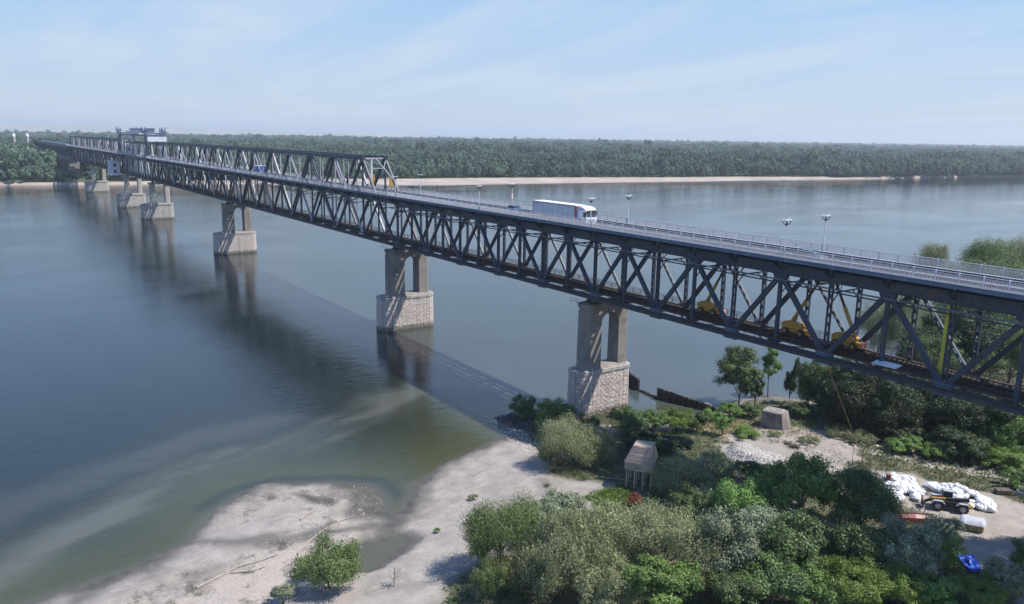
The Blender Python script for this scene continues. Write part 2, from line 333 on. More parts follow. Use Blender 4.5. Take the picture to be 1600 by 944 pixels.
c = g.mix(attr(t, 'bar'), sand, g.mix(.55, sand, pc))
c = g.mix(attr(t, 'pale'), c, g.mix(.45, gr, (.34, .298, .262)))
c = g.mix(g.mth('MULTIPLY', g.mr(g.noise(.28, 6, .65), .53, .64), attr(t, 'bar')), c, (.10, .092, .076))
soil = g.mix(g.mr(g.noise(.5, 6), .4, .6), (.055, .065, .03), (.12, .105, .07))
dry = g.mix(g.mr(g.noise(.8, 6), .4, .6), (.20, .15, .09), (.10, .115, .04))
soil = g.mix(attr(t, 'dry'), soil, dry); soil = g.mix(attr(t, 'lawn'), soil, (.10, .17, .035))
c = g.mix(attr(t, 'veg'), c, soil)
rd = g.mix(g.mr(g.noise(.4, 7, .7), .38, .62), (.31, .28, .25), (.225, .205, .183))
rd = g.mix(g.mr(g.noise(2.5, 4, .7), .6, .7, 0, .6), rd, (.25, .22, .2))
c = g.mix(attr(t, 'road'), c, rd)
c = g.mix(attr(t, 'gb'), c, g.mix(peb.outputs['Color'], (.25, .25, .25), (.55, .54, .53)))
wetc = g.mix(g.mr(g.noise(.7, 6), .4, .6), (.062, .056, .046), (.036, .038, .026))
c = g.mix(g.mth('MULTIPLY', attr(t, 'wet'), .92), c, wetc)
L = t.links.new; L(c, b.inputs['Base Color'])
L(g.mr(attr(t, 'wet'), 0, 1, .92, .6), b.inputs['Roughness'])
nb = g.bump(g.noise(.9, 8, .7), .5, .25); nb = g.bump(peb.outputs['Distance'], .35, .08, nb); L(nb, b.inputs['Normal'])
gm.materials.append(mt)
tag(link('ground', gm), kind='structure')
# river
PLUME = [(12,-106),(7.2,-95.5),(1.2,-86.8),(-10.5,-73.5),(-12.9,-59.3),(-18.1,-43.9),(-24.5,-27.9),(-26.8,-14.8)]
PL2 = [(-12.4,-94.6),(-17.9,-82.1),(-24.7,-66.5),(-28.2,-48.6)]
DARKEDGE = [(12,-47.2),(7,-46.8),(2.2,-52.4),(-1.7,-60),(-1.6,-66),(1,-71)]
def wfn(P):
    x, y = P[:, 0], P[:, 1]; d = -np.where(inside(P, LAND), 1, -1)*pdist(P, SHORE, False)
    n = fbm(x, y, 11, 5); n2 = fbm(x-50, y+80, 26, 4)
    wx = x+(n-.5)*10; wy = y+(n2-.5)*16; Q = np.column_stack([wx, wy])
    pl = (1-sm(pdist(Q, PLUME, False), .3, 6+4*n2))*(.35+1.0*sm(fbm((x*.92+y*.39)*1.0, (-x*.39+y*.92)*.22, 4.2, 5), .38, .66)); pl = np.maximum(pl, .45*(1-sm(pdist(Q, PL2, False), 1, 7)))
    shal = np.exp(-np.maximum(d, 0)/16.0)*sm(-y, 0, 14)*(1-sm(-y, 260, 400))
    pond = sm(-pdist(P, [(2, -3), (8, 5), (11, 12)], False), -9, -4)
    edge = (1-sm(pdist(P, DARKEDGE, False)+(n-.5)*2, .5, 2.6))*(1-sm(d, 2.5, 3.5))
    film = np.exp(-np.maximum(d, 0)/.8)
    turb = sm(y, -20, 2)*np.exp(-np.maximum(d-10, 0)/170.)*(.6+.6*n2); return np.zeros(len(P)), dict(turb=turb, plume=pl, shal=np.maximum(shal, pond*.8), edge=edge, film=film)
xs = graded(-14000, 14000, -50, 30, .8, 1.16); ys = graded(-14000, 14000, -100, 20, .8, 1.16)
wm = grid_mesh('river_water', xs, ys, wfn)
mt, t, b = new_mat('river_water'); g = SG(t); L = t.links.new
deep = g.mix(g.mr(g.noise(.006, 5, .6), .4, .6), (.005, .010, .010), (.008, .013, .012))
deep = g.mix(attr(t, 'turb'), deep, (.050, .064, .062)); c = g.mix(g.mr(attr(t, 'shal'), .05, .75), deep, (.046, .052, .026))
c = g.mix(g.mth('MULTIPLY', attr(t, 'plume'), .4), c, (.115, .12, .105))
c = g.mix(g.mth('MULTIPLY', attr(t, 'edge'), .85), c, (.022, .032, .022))
c = g.mix(g.mth('MULTIPLY', attr(t, 'film'), .6), c, (.09, .085, .065))
L(c, b.inputs['Base Color']); b.inputs['Roughness'].default_value = .04; b.inputs['IOR'].default_value = 1.333
patch = g.mr(g.noise(.014, 6, .65, scl=(1, .4, 1), rot=.25, dist=1.2), .36, .62, .5, 1.2)
w1 = g.noise(.55, 3, .5, scl=(1, .55, 1), rot=.35); w2 = g.noise(2.0, 3, .55, scl=(1, .6, 1), rot=.1); w3 = g.noise(.09, 3, .5, scl=(1, .5, 1), rot=.5)
w4 = g.noise(4.5, 3, .6, scl=(1, .7, 1), rot=-.2); hh = g.mth('ADD', g.mth('ADD', g.mth('MULTIPLY', w1, .85), g.mth('MULTIPLY', w2, .6)), g.mth('MULTIPLY', w4, .28)); hh = g.mth('MULTIPLY', hh, patch); hh = g.mth('ADD', hh, g.mth('MULTIPLY', w3, .25))
L(g.bump(hh, .34, .17), b.inputs['Normal'])
wm.materials.append(mt); tag(link('river_water', wm), kind='structure')
# far bank: beach, flood plain, low terrace
FB = [(-1500.0,-3200.0),(-900.0,-900.0),(-800,-250),(-761.7,-63.8),(-744.1,-16.3),(-718.8,95.4),(-650,237.7),(-629.9,291.3),(-615.8,329.3),(-612,411.5),(-599.6,490.7),(-587.7,580.8),(-571.5,675.9),(-560.4,788.0),(-541.2,902.8),(-528.1,1060.3),(-508.6,1192.1),(-482.9,1351.0),(-460,1900),(-380,3500),(-300,6500),(-200,14000)]
FT = [4,4,4,3,5,20,78,82,88,84,78,66,52,48,26,8,3,1,1,1,1,1]
rows = []
for off, zz in ((-12, -1.5), (0, 0), (.35, 1.0), (1.0, 2.6), (60, 3.2), (600, 3.6), (3500, 4), (9000, 5), (26000, 6)):
    r = []
    for (x, y), w in zip(FB, FT): r.append((x-(off*w if 0 < off <= 1 else (off if off <= 0 else w+off)), y+ (off*.3 if off > 1 else 0), zz))
    rows.append(r)
mb = MB(); n = len(FB)
mb.v = [p for r in rows for p in r]
for i in range(len(rows)-1):
    for j in range(n-1): mb.f.append((i*n+j, (i+1)*n+j, (i+1)*n+j+1, i*n+j+1)); mb.mi.append(0)
mt, t, b = new_mat('far_bank_soil'); g = SG(t); L = t.links.new
zc = g.N.new('ShaderNodeSeparateXYZ'); L(g.g, zc.inputs[0])
beach = g.mix(g.mr(g.noise(.03, 6), .4, .6), (.36, .31, .265), (.28, .24, .21))
c = g.mix(g.mr(zc.outputs[2], 2.5, 2.75), beach, g.mix(g.mr(g.noise(.004, 4), .45, .55), (.05, .075, .03), (.08, .10, .04)))
c = g.mix(g.mr(zc.outputs[2], .5, .1), c, (.2, .175, .15))
L(c, b.inputs['Base Color']); b.inputs['Roughness'].default_value = .95
fo = mb.build('far_bank', mt, smooth=True); tag(fo, kind='structure')
# hills on the horizon
mb = MB(); NA = 90
for k, (dist, hs) in enumerate(((9500, 1.0), (11500, 1.0))):
    pass
hv = []; 
for r_ in range(7):
    for j in range(NA+1):
        a = R(-92+j*(84/NA)); fr = j/NA
        rad = 9000+r_*1100
        prof = (1-sm(np.array(fr), .10, .42))*62+42+20*float(fbm(np.array(fr*30.), np.array(3.), 3.))
        z = 4+prof*float(sm(np.array(r_/5.), 0, 1))*(1+.25*(float(fbm(np.array(fr*55.), np.array(r_*1.7), 2.))-.5))
        hv.append((110+rad*math.sin(a), -95+rad*math.cos(a), z if r_ < 6 else z))
mb.v = hv
for r_ in range(6):
    for j in range(NA): i = r_*(NA+1)+j; mb.f.append((i, i+1, i+NA+2, i+NA+1)); mb.mi.append(0)
mt, t, b = new_mat('hill_fields'); g = SG(t); L = t.links.new
vo = g.vor(.0016); c = g.mix(vo.outputs['Color'], (.33, .28, .21), (.10, .15, .07))
c = g.mix(g.mr(g.noise(.0012, 4), .45, .6), c, (.34, .30, .23)); L(c, b.inputs['Base Color']); b.inputs['Roughness'].default_value = 1
tag(mb.build('hills', mt, smooth=True), kind='structure')
# ------------------------------------------------------------------ vegetation
def leaf_mat(name, c, c2, trans=.32, rough=.5, ov=.2, stands=None):
    mt, t, b = new_mat(name); g = SG(t); L = t.links.new
    tint = attr(t, 'tint'); col = g.mix(tint, c, c2)
    if stands: col = g.mix(g.mr(g.noise(.0075, 4, .6), .42, .58), col, g.mix(tint, *stands))
    oi = g.N.new('ShaderNodeObjectInfo'); hv = g.N.new('ShaderNodeHueSaturation'); L(g.mr(oi.outputs['Random'], 0, 1, 1-ov, 1+ov), hv.inputs['Value']); L(g.mr(oi.outputs['Random'], 0, 1, .5-ov*.06, .5+ov*.03), hv.inputs['Hue']); L(col, hv.inputs['Color'])
    L(hv.outputs[0], b.inputs['Base Color']); b.inputs['Roughness'].default_value = rough; b.inputs['Specular IOR Level'].default_value = .35
    tr = g.N.new('ShaderNodeBsdfTranslucent'); L(hv.outputs[0], tr.inputs[0]); ms = g.N.new('ShaderNodeMixShader'); ms.inputs[0].default_value = trans
    L(b.outputs[0], ms.inputs[1]); L(tr.outputs[0], ms.inputs[2]); L(ms.outputs[0], g.N['Material Output'].inputs[0]); return mt
LM = dict(
 W=leaf_mat('willow_leaves', (.065, .10, .036), (.21, .28, .10)),
 V=leaf_mat('pale_willow_leaves', (.13, .155, .078), (.37, .41, .215)),
 G=leaf_mat('silver_leaves', (.10, .13, .08), (.37, .43, .28)),
 D=leaf_mat('dark_leaves', (.038, .066, .026), (.14, .215, .07)),
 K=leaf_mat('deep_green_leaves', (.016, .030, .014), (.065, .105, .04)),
 B=leaf_mat('green_leaves', (.06, .12, .028), (.20, .34, .085)),
 Y=leaf_mat('bright_leaves', (.095, .165, .025), (.19, .30, .06)),
 R=leaf_mat('rusty_leaves', (.16, .06, .03), (.30, .12, .06)),
 F=leaf_mat('forest_leaves', (.045, .085, .048), (.12, .18, .12), .12, .7, .35, ((.020, .044, .028), (.058, .10, .060))),
 A=leaf_mat('dry_grass_blades', (.16, .15, .06), (.30, .26, .13)),
 U=leaf_mat('undergrowth_leaves', (.05, .085, .028), (.12, .165, .055)))
def quads_mesh(name, C, A, B, tint, mt):
    """one quad per row: centre C, half axes A and B"""
    n = len(C); V = np.stack([C-A, C-B*.9, C+A, C+B*.9], 1).reshape(-1, 3)
    me = bpy.data.meshes.new(name); me.vertices.add(4*n); me.vertices.foreach_set('co', V.ravel())
    me.loops.add(4*n); me.loops.foreach_set('vertex_index', np.arange(4*n)); me.polygons.add(n); me.polygons.foreach_set('loop_start', np.arange(n)*4)
    a = me.attributes.new('tint', 'FLOAT', 'POINT'); a.data.foreach_set('value', np.repeat(np.clip(tint, 0, 1), 4).astype(np.float32))
    me.materials.append(mt); me.update(); return me
def unit(v): return v/np.maximum(np.linalg.norm(v, axis=-1, keepdims=True), 1e-6)
def lobes_for(rx, rz, k, rs, flat=.75):
    out = [((0, 0, 0), .62)]
    for i in range(k):
        a = 2.4*i+rs.random()*.9; e = rs.uniform(-.55, .95); q = math.sqrt(max(0, 1-e*e*.8))
        out.append(((math.cos(a)*q*.62, math.sin(a)*q*.62, e*.62), rs.uniform(.30, .46)))
    return out
def crown(name, rx, rz, nl, leaf, kind, seed, style='round', nlob=11, aspect=.45, ncl=None):
    rs = np.random.default_rng(seed); lob = lobes_for(rx, rz, nlob, rs)
    cl = ncl or max(34, nl//170); lc = []; 
    w = np.array([l[1]**2 for l in lob]); w /= w.sum(); idx = rs.choice(len(lob), cl, p=w)
    dirs = unit(rs.normal(size=(cl, 3))); dirs[:, 2] = np.where(dirs[:, 2] < -.35, -dirs[:, 2], dirs[:, 2])
    r = rs.uniform(.55, 1.08, cl)
    cen = np.array([lob[i][0] for i in idx])+dirs*(np.array([lob[i][1] for i in idx])*r)[:, None]
    cen *= np.array([rx, rx, rz]); out_d = unit(cen*np.array([1/rx, 1/rx, 1/rz])+dirs*.8)
    per = rs.integers(0, cl, nl); sp = (.125 if style != 'pop' else .11)*min(rx, rz)+.12
    od = unit(rs.normal(size=(nl, 3))); off = od*(sp*1.75*rs.uniform(.35, 1.0, nl)*(.7+.6*rs.random(cl))[per])[:, None]*np.array([1, 1, .8 if style != 'willow' else 1.15])
    C = cen[per]+off; ct = rs.random(cl); tint = .55*ct[per]+.45*rs.random(nl)
    nrm = unit(od*1.0+out_d[per]*.5+rs.normal(size=(nl, 3))*.5+np.array([0, 0, .25]))
    ax = unit(np.cross(nrm, rs.normal(size=(nl, 3))))
    if style == 'willow': ax = unit(ax+np.array([0, 0, .9])*rs.choice([-1, 1], nl)[:, None]+out_d[per]*.3)
    bx = unit(np.cross(nrm, ax)); s = leaf*rs.uniform(.65, 1.35, nl)[:, None]
    return quads_mesh(name, C, ax*s, bx*s*aspect, tint, LM[kind]), cen
def trunk_mb(cen, rx, rz, zc, rs, r0=.16, nb=12):
    mb = MB(); base = Vector((0, 0, -.4)); fork = Vector((rs.normal()*.2, rs.normal()*.2, max(.5, zc-rz*.75)))
    mb.tube(base, fork, r0*1.25, r0*.85, 7)
    top = Vector((fork.x*1.5, fork.y*1.5, zc+rz*.35)); mb.tube(fork, top, r0*.85, r0*.25, 6)
    for i in rs.choice(len(cen), min(nb, len(cen)), replace=False):
        e = Vector(cen[i])*.85+Vector((0, 0, zc)); s_ = fork.lerp(top, rs.uniform(0, .7)); mid = s_.lerp(e, .5)+Vector((0, 0, .12*rz*rs.uniform(-.5, 1)))
        mb.tube(s_, mid, r0*.42, r0*.26, 5, False); mb.tube(mid, e, r0*.26, r0*.06, 5, False)
    return mb
# archetypes: unit crown radius 1 is scaled per tree; a few sizes each so leaves keep about one size
ARCH = {}
SPEC = dict(W=('willow', .12, .34), V=('willow', .115, .36), G=('round', .115, .62), D=('round', .13, .6), K=('round', .15, .6), B=('pop', .13, .6), Y=('round', .11, .5), R=('round', .12, .6))
def get_arch(kind, r, asp):
    cls = 0 if r < 2.6 else (1 if r < 4.6 else 2); ac = 0 if asp > .85 else 1
    if asp > 1.35: ac = 2
    key = (kind, cls, ac, random.randint(0, 1) if cls > 0 else 0)
    if key not in ARCH:
        R0 = (1.6, 3.4, 5.4)[cls]; A0 = (1.0, .7, 1.7)[ac]; st, lf, ap = SPEC[kind]
        nl = int((4200, 16000, 30000)[cls]*(1 if ac < 2 else 1.1)); sd_ = 11+len(ARCH)*7
        me, cen = crown('crown', R0, R0*A0, nl, lf*(.85, 1, 1.1)[cls], kind, sd_, st, (7, 11, 14)[cls], ap)
        tm = trunk_mb(cen, R0, R0*A0, 0, np.random.default_rng(sd_), .1+.03*R0, (6, 12, 16)[cls])
        ARCH[key] = (me, cen, R0, R0*A0)
    return ARCH[key]
TRUNKS = {}
def plant_tree(x, y, zc, rx, rz, kind, label, cat=None, grp=None):
    z0 = ground_z(x, y); bush = rz < 2.7 or zc < 3
    cat = cat or ('bush' if bush else 'tree'); name = {'bush': 'bush', 'tree': 'tree'}.get(cat, 'tree')
    if kind in 'WV': name = 'willow_bush' if bush else 'willow_tree'
    elif not bush: name = 'poplar_tree'
    zc = max(zc+.2-.5*min(z0, 2)*(zc > 2), rz*.72)
    me, cen, R0, Z0 = get_arch(kind, rx, rz/rx)
    root = empty(name, (x, y, z0), random.uniform(0, 6.28), label, cat, grp)
    sx, sz = rx/R0, rz/Z0
    link('crown', me, root, (0, 0, zc), (0, 0, 0), (sx, sx, sz))
    rs = np.random.default_rng(int(abs(x*10)+abs(y)*100)); cc = cen*np.array([sx, sx, sz])
    trunk_mb(cc, rx, rz, zc, rs, .05+.028*rx, 10).build('trunk', M['bark'], root)
    return root
TREES=[
(32.1, -64.7, 2.6, 4.21, 3.34, 'W', 'dark willow bush standing alone on the gravel bar by the green pool'),
(31.6, -70.0, 1.0, 1.56, 0.99, 'G', 'low grey willow shrub left of the lone willow bush on the gravel bar'),
(40.2, -46.6, 5, 4.96, 5.56, 'W', 'dark green willow at the left end of the foreground thicket'),
(44.4, -50.3, 3, 2.99, 2.13, 'W', 'small shaded willow under the left end of the foreground thicket'),
(37.2, -36.9, 4, 4.09, 2.95, 'G', 'blue grey willow crown right behind the dark willow at the thicket edge'),
(48.5, -44.1, 5, 6.24, 5.25, 'V', 'broad pale olive willow in the bottom centre of the foreground'),
(48.0, -36.9, 5, 4.32, 4.17, 'V', 'pale olive willow behind the broad one, below the patch of bright grass'),
(53.7, -42.5, 4, 4.11, 2.74, 'V', 'low olive willow at the bottom edge, right of the broad pale willow'),
(52.8, -32.1, 6, 6.17, 4.11, 'V', 'rounded silvery willow in the middle of the foreground thicket'),
(57.5, -37.8, 5, 4.35, 2.44, 'B', 'mid green young poplar in front of the rounded silvery willow'),
(57.5, -28.2, 6, 3.75, 4.76, 'G', 'silver grey willow just right of the rounded silvery one'),
(46.7, -16.6, 3.5, 3.74, 2.72, 'V', 'olive bush just right of the stilt hut track'),
(50.8, -17.3, 5, 3.59, 4.08, 'B', 'green poplar sapling beside the olive bush'),
(49.9, -10.3, 5, 2.91, 2.91, 'B', 'small green poplar left of the tallest green poplar'),
(54.4, -9.7, 7, 4.46, 4.95, 'B', 'tallest green poplar of the thicket, next to the pale dirt road'),
(56.8, -19.9, 5, 3.37, 3.37, 'G', 'silver leaved poplar in the dip of the thicket'),
(61.2, -19.9, 5, 4.13, 3.83, 'D', 'dark broadleaf tree in the middle right of the thicket'),
(59.9, -5.4, 6, 4.86, 4.54, 'D', 'dark grey green tree beside the heap of white sacks'),
(65.3, -14.9, 5, 3.96, 3.37, 'D', 'dark tree below the grey green one in the thicket'),
(68.4, -10.2, 5, 4.7, 3.82, 'G', 'white poplar with silvery leaves between the red hull and the blue sheet'),
(69.0, -2.8, 5, 2.75, 2.75, 'G', 'slim white poplar beside the pallet stack'),
(63.2, -27.0, 4, 4.16, 2.77, 'D', 'dark low tree at the bottom of the thicket'),
(61.5, -31.7, 4, 3.0, 2.05, 'D', 'dark little tree at the bottom edge below the silver grey willow'),
(66.6, -24.0, 4, 3.42, 2.19, 'B', 'bright green sapling at the bottom edge of the thicket'),
(68.9, -21.2, 5, 3.81, 2.31, 'Y', 'yellow green acacia crown at the bottom right of the thicket'),
(71.5, -16.6, 4, 3.43, 2.06, 'Y', 'yellow green acacia left of the blue sheet'),
(71.4, -6.3, 4, 1.91, 3.23, 'Y', 'narrow bright acacia just left of the blue sheet'),
(74.1, -13.7, 4, 2.87, 1.64, 'B', 'green bush at the bottom edge under the narrow acacia'),
(76.7, -9.8, 4, 2.74, 1.64, 'Y', 'bright green bush at the bottom edge in front of the yard'),
(77.1, -5.2, 4, 3.09, 2.39, 'G', 'silvery poplar at the bottom right corner of the yard'),
(77.2, -0.6, 5, 1.87, 2.88, 'D', 'dark poplar at the right edge of the yard'),
(-1.4, -13.3, 2, 2.83, 2.6, 'D', 'dark green shrub on the dark rocks at the water edge'),
(8.2, -13.6, 3, 3.79, 3.79, 'B', 'green bush between the rocks and the first pier'),
(20.2, -20.9, 3, 4.62, 4.62, 'V', 'big rounded olive willow bush beside the stilt hut'),
(18.4, -22.9, 2.5, 2.42, 3.42, 'W', 'green side of the willow clump on the sand'),
(21.9, -16.1, 2.5, 3.45, 3.45, 'V', 'grey brown willow bush just left of the stilt hut'),
(9.5, -6.3, 1.2, 1.83, 1.6, 'D', 'little dark shrub at the foot of the first pier'),
(13.0, -0.3, 1.8, 3.44, 2.52, 'D', 'dark shrub at the edge of the pond by the pier'),
(15.2, 3.4, 1.5, 2.99, 2.07, 'B', 'green shrub in the middle of the pond edge'),
(17.5, 7.2, 1.5, 3.23, 2.3, 'Y', 'bright green shrub near the end of the sheet piles'),
(20.2, 8.9, 1.5, 2.06, 1.83, 'D', 'small dark shrub right of the bright green one'),
(21.1, -5.7, 1.2, 3.64, 1.71, 'K', 'dark brush in shade behind the stilt hut'),
(25.9, -3.2, 1.2, 3.78, 1.68, 'K', 'dark brush in shade right of the stilt hut'),
(37.1, -13.9, 2.5, 3.89, 3.33, 'V', 'thin olive willow shrub right of the stilt hut'),
(38.7, -9.9, 1.5, 2.25, 1.87, 'V', 'low olive scrub around the dead tree'),
(24.4, 10.7, 2.5, 1.91, 1.8, 'B', 'small green tree with bare trunk by the white gravel bank'),
(27.1, 13.9, 0.6, 2.47, 1.01, 'Y', 'low bright green bush on the sand by the concrete block'),
(37.1, -22.3, 0.8, 1.16, 1.16, 'R', 'rust red bush in front of the thicket'),
(14.0, 27.7, 5, 4.55, 6.95, 'D', 'tall dark poplar at the end of the sheet pile wall'),
(13.8, 37.5, 6, 2.22, 4.45, 'B', 'slender young poplar with bare stem beside the river'),
(19.5, 36.8, 4, 1.65, 6.1, 'K', 'narrow dark poplar just right of the slender one'),
(26.4, 36.8, 5, 4.65, 5.88, 'D', 'leafy dark poplar right behind the concrete block'),
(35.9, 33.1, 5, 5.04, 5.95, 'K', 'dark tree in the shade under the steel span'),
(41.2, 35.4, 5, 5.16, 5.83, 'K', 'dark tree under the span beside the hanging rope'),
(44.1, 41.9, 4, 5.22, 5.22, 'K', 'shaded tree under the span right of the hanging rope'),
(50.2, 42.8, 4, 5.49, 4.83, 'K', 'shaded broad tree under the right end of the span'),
(56.3, 44.2, 4, 5.54, 4.68, 'B', 'green creeper covered tree below the right end of the span'),
(52.4, 35.6, 2, 4.64, 2.53, 'K', 'dark bush in front of the shaded trees'),
(18.3, 81.5, 9, 7.08, 11.21, 'V', 'tall pale leafed poplar seen through the truss'),
(18.4, 98.4, 10, 7.13, 12.4, 'W', 'tall green poplar seen through the truss beside the yellow mast'),
(20.3, 115.2, 10, 9.69, 14.54, 'W', 'tall broad poplar rising behind the deck at the right'),
(28.4, 115.1, 10, 9.37, 14.99, 'D', 'tall dark poplar at the right edge behind the bridge'),
(-10.8, 145.5, 16, 5.4, 6.5, 'V', 'distant pale tree top showing above the far railing'),
(1.5, 154.6, 16, 8.0, 8.5, 'W', 'tree with dark green top above the far railing'),
(8.5, 165.0, 16, 8.5, 9, 'V', 'taller green tree top above the far railing at the right edge'),
(46.7, 29.9, 0.8, 3.2, 1.49, 'B', 'green low bush by the dirt road below the hanging rope'),
(50.5, 31.4, 0.7, 2.31, 1.15, 'B', 'small green bush beside the heap of white sacks'),
(54.4, 37.1, 1, 3.36, 1.68, 'B', 'green brush on the slope behind the sacks'),
(59.3, 36.9, 1.2, 3.66, 1.83, 'Y', 'bright brush on the slope at the right edge'),
(64.1, 30.4, 1, 2.48, 1.53, 'B', 'brush beside the coiled hose at the right edge'),
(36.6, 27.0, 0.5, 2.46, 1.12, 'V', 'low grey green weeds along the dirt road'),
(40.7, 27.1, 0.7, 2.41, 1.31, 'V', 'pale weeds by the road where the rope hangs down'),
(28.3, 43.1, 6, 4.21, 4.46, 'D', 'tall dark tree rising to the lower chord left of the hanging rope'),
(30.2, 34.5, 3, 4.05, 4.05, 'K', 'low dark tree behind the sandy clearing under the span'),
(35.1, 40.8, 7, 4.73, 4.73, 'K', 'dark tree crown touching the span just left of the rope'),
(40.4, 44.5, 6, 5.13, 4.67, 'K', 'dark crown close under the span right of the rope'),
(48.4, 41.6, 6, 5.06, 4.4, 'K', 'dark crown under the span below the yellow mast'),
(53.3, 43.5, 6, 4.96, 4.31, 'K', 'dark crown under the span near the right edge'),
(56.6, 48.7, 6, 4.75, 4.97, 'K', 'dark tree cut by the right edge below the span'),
(12.5, 79.6, 8, 5.72, 9.04, 'V', 'pale thin poplar seen through the truss at its left gap in the trees'),
(30.7, 67.7, 8, 6.66, 8.0, 'K', 'dark tree behind the railway deck left of the yellow mast'),
(37.8, 70.3, 8, 7.01, 7.79, 'K', 'dark tree behind the railway deck right of the yellow mast'),
(42.1, 77.2, 8, 7.03, 7.81, 'W', 'green tree behind the railway deck near the right edge'),
(9.1, 122.6, 14, 7.55, 6.86, 'W', 'green tree crown behind the deck girder above the yellow mast'),
(18.0, 127.6, 15, 8.39, 7.38, 'D', 'dark tree crown behind the deck girder near the right edge'),
(36.3, -4.3, 1.5, 3.71, 2.15, 'V', 'olive scrub between the dead tree and the white gravel bank'),
(41.7, -2.1, 2, 2.85, 2.09, 'D', 'dark scrub left of the tallest green poplar'),
(44.4, -18.3, 3, 3.43, 2.57, 'D', 'dark bush in the hollow right of the stilt hut'),
(45.6, -27.8, 3.5, 3.22, 2.09, 'V', 'olive crown just in front of the rusty bush'),
(38.9, -33.2, 3, 2.48, 1.82, 'V', 'small olive crown between the blue grey willow and the pale one'),
(40.0, -49.1, 4, 2.53, 3.72, 'W', 'outermost dark willow at the left end of the thicket'),
(53.4, 48.1, 1.6, 3.98, 2.43, 'B', 'green creeper mound on the slope below the span'),
(43.6, 32.9, 1.6, 3.74, 1.98, 'K', 'dark brush behind the dirt road left of the rope'),
(18.1, 20.5, 1.0, 2.66, 1.45, 'B', 'low green brush at the foot of the tall dark poplar by the sheet piles'),
(21.1, 23.2, 0.9, 2.17, 1.2, 'D', 'dark brush left of the concrete block'),
(26.8, 29.8, 1.0, 2.39, 1.44, 'D', 'dark brush right of the concrete block'),
(17.6, 15.7, 0.9, 1.91, 1.19, 'Y', 'light green weeds at the shore end of the sheet pile wall'),
(35.5, 20.3, 0.4, 1.76, 0.77, 'V', 'pale weeds on the sandy clearing by the road'),
(30.3, 18.0, 0.3, 1.12, 0.56, 'V', 'tiny weed clump on the sand in front of the concrete block'),
(5.8, 3.2, 1, 1.7, 1.21, 'D', 'low dark brush at the right foot of the first pier'),
(21.3, -38.7, 0.3, 0.74, 0.46, 'V', 'tiny grey shrub at the top edge of the left willow'),
(26.9, -47.8, 0.25, 0.5, 0.34, 'Y', 'tiny green tuft on the grey beach'),
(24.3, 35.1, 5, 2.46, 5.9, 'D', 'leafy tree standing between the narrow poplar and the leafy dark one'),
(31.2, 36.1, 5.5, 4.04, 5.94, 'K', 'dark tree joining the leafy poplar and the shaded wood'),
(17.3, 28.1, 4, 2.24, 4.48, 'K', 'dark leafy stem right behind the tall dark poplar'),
]

for x, y, zc, rx, rz, k, lab in TREES: plant_tree(x, y, zc, rx, rz, k, lab)
rs_ = random.Random(12)
for i in range(30):                                # the closed wood on the near bank behind the bridge
    for _ in range(50):
        x, y = rs_.uniform(26, 120), rs_.uniform(46, 125)
        if x > 27+max(0, (62-y))*.1 and y > 40 and x+.3*y > 48: break
    k = rs_.choice('WDDVW'); plant_tree(x, y, 8+rs_.uniform(-1, 1.5), rs_.uniform(4.6, 6.4), rs_.uniform(6.2, 8.2), k, 'tall tree in the closed wood on the near bank behind the bridge', 'tree', 'trees of the wood behind the bridge')
for i, (x, y, z_, r_) in enumerate(((77.3, 14.2, 13, 4.6), (80.5, 19, 12, 5), (86, 16, 12, 6), (81, 27, 11, 5), (90, 24, 12, 6))): plant_tree(x, y, z_, r_, 6.5, 'D', 'tall tree outside the right edge of the yard', 'tree', 'tall trees right of the yard')
# dead trees
def dead(x, y, h, label, sd_):
    rs = random.Random(sd_); mb = MB(); root = empty('dead_tree', (x, y, ground_z(x, y)), 0, label, 'dead tree')
    mb.tube((0, 0, -.2), (.1, 0, h), .09, .02, 6); mb.build('trunk', M['deadwood'], root); mb = MB()
    for i in range(26):
        z = h*rs.uniform(.2, .95); a = rs.uniform(0, 6.3); l = (h-z)*.35+.5; p = Vector((.1*z/h, 0, z)); q = p+Vector((math.cos(a)*l, math.sin(a)*l, l*.75)); mb.tube(p, q, .03, .008, 4, False)
        for k in range(2): a2 = a+rs.uniform(-1, 1); s_ = p.lerp(q, .5); mb.tube(s_, s_+Vector((math.cos(a2), math.sin(a2), .8))*l*.4, .015, .005, 3, False)
    mb.build('branches', M['deadwood'], root)
dead(37.6, -9.4, 5.2, 'pale dead tree with bare branches right of the stilt hut', 3)
dead(41.5, -6.2, 3.4, 'low grey dead bush between olive scrub and gravel bank', 5)
dead(36.0, -58.6, 2.6, 'bare twigs sticking up behind the lone willow bush', 9)
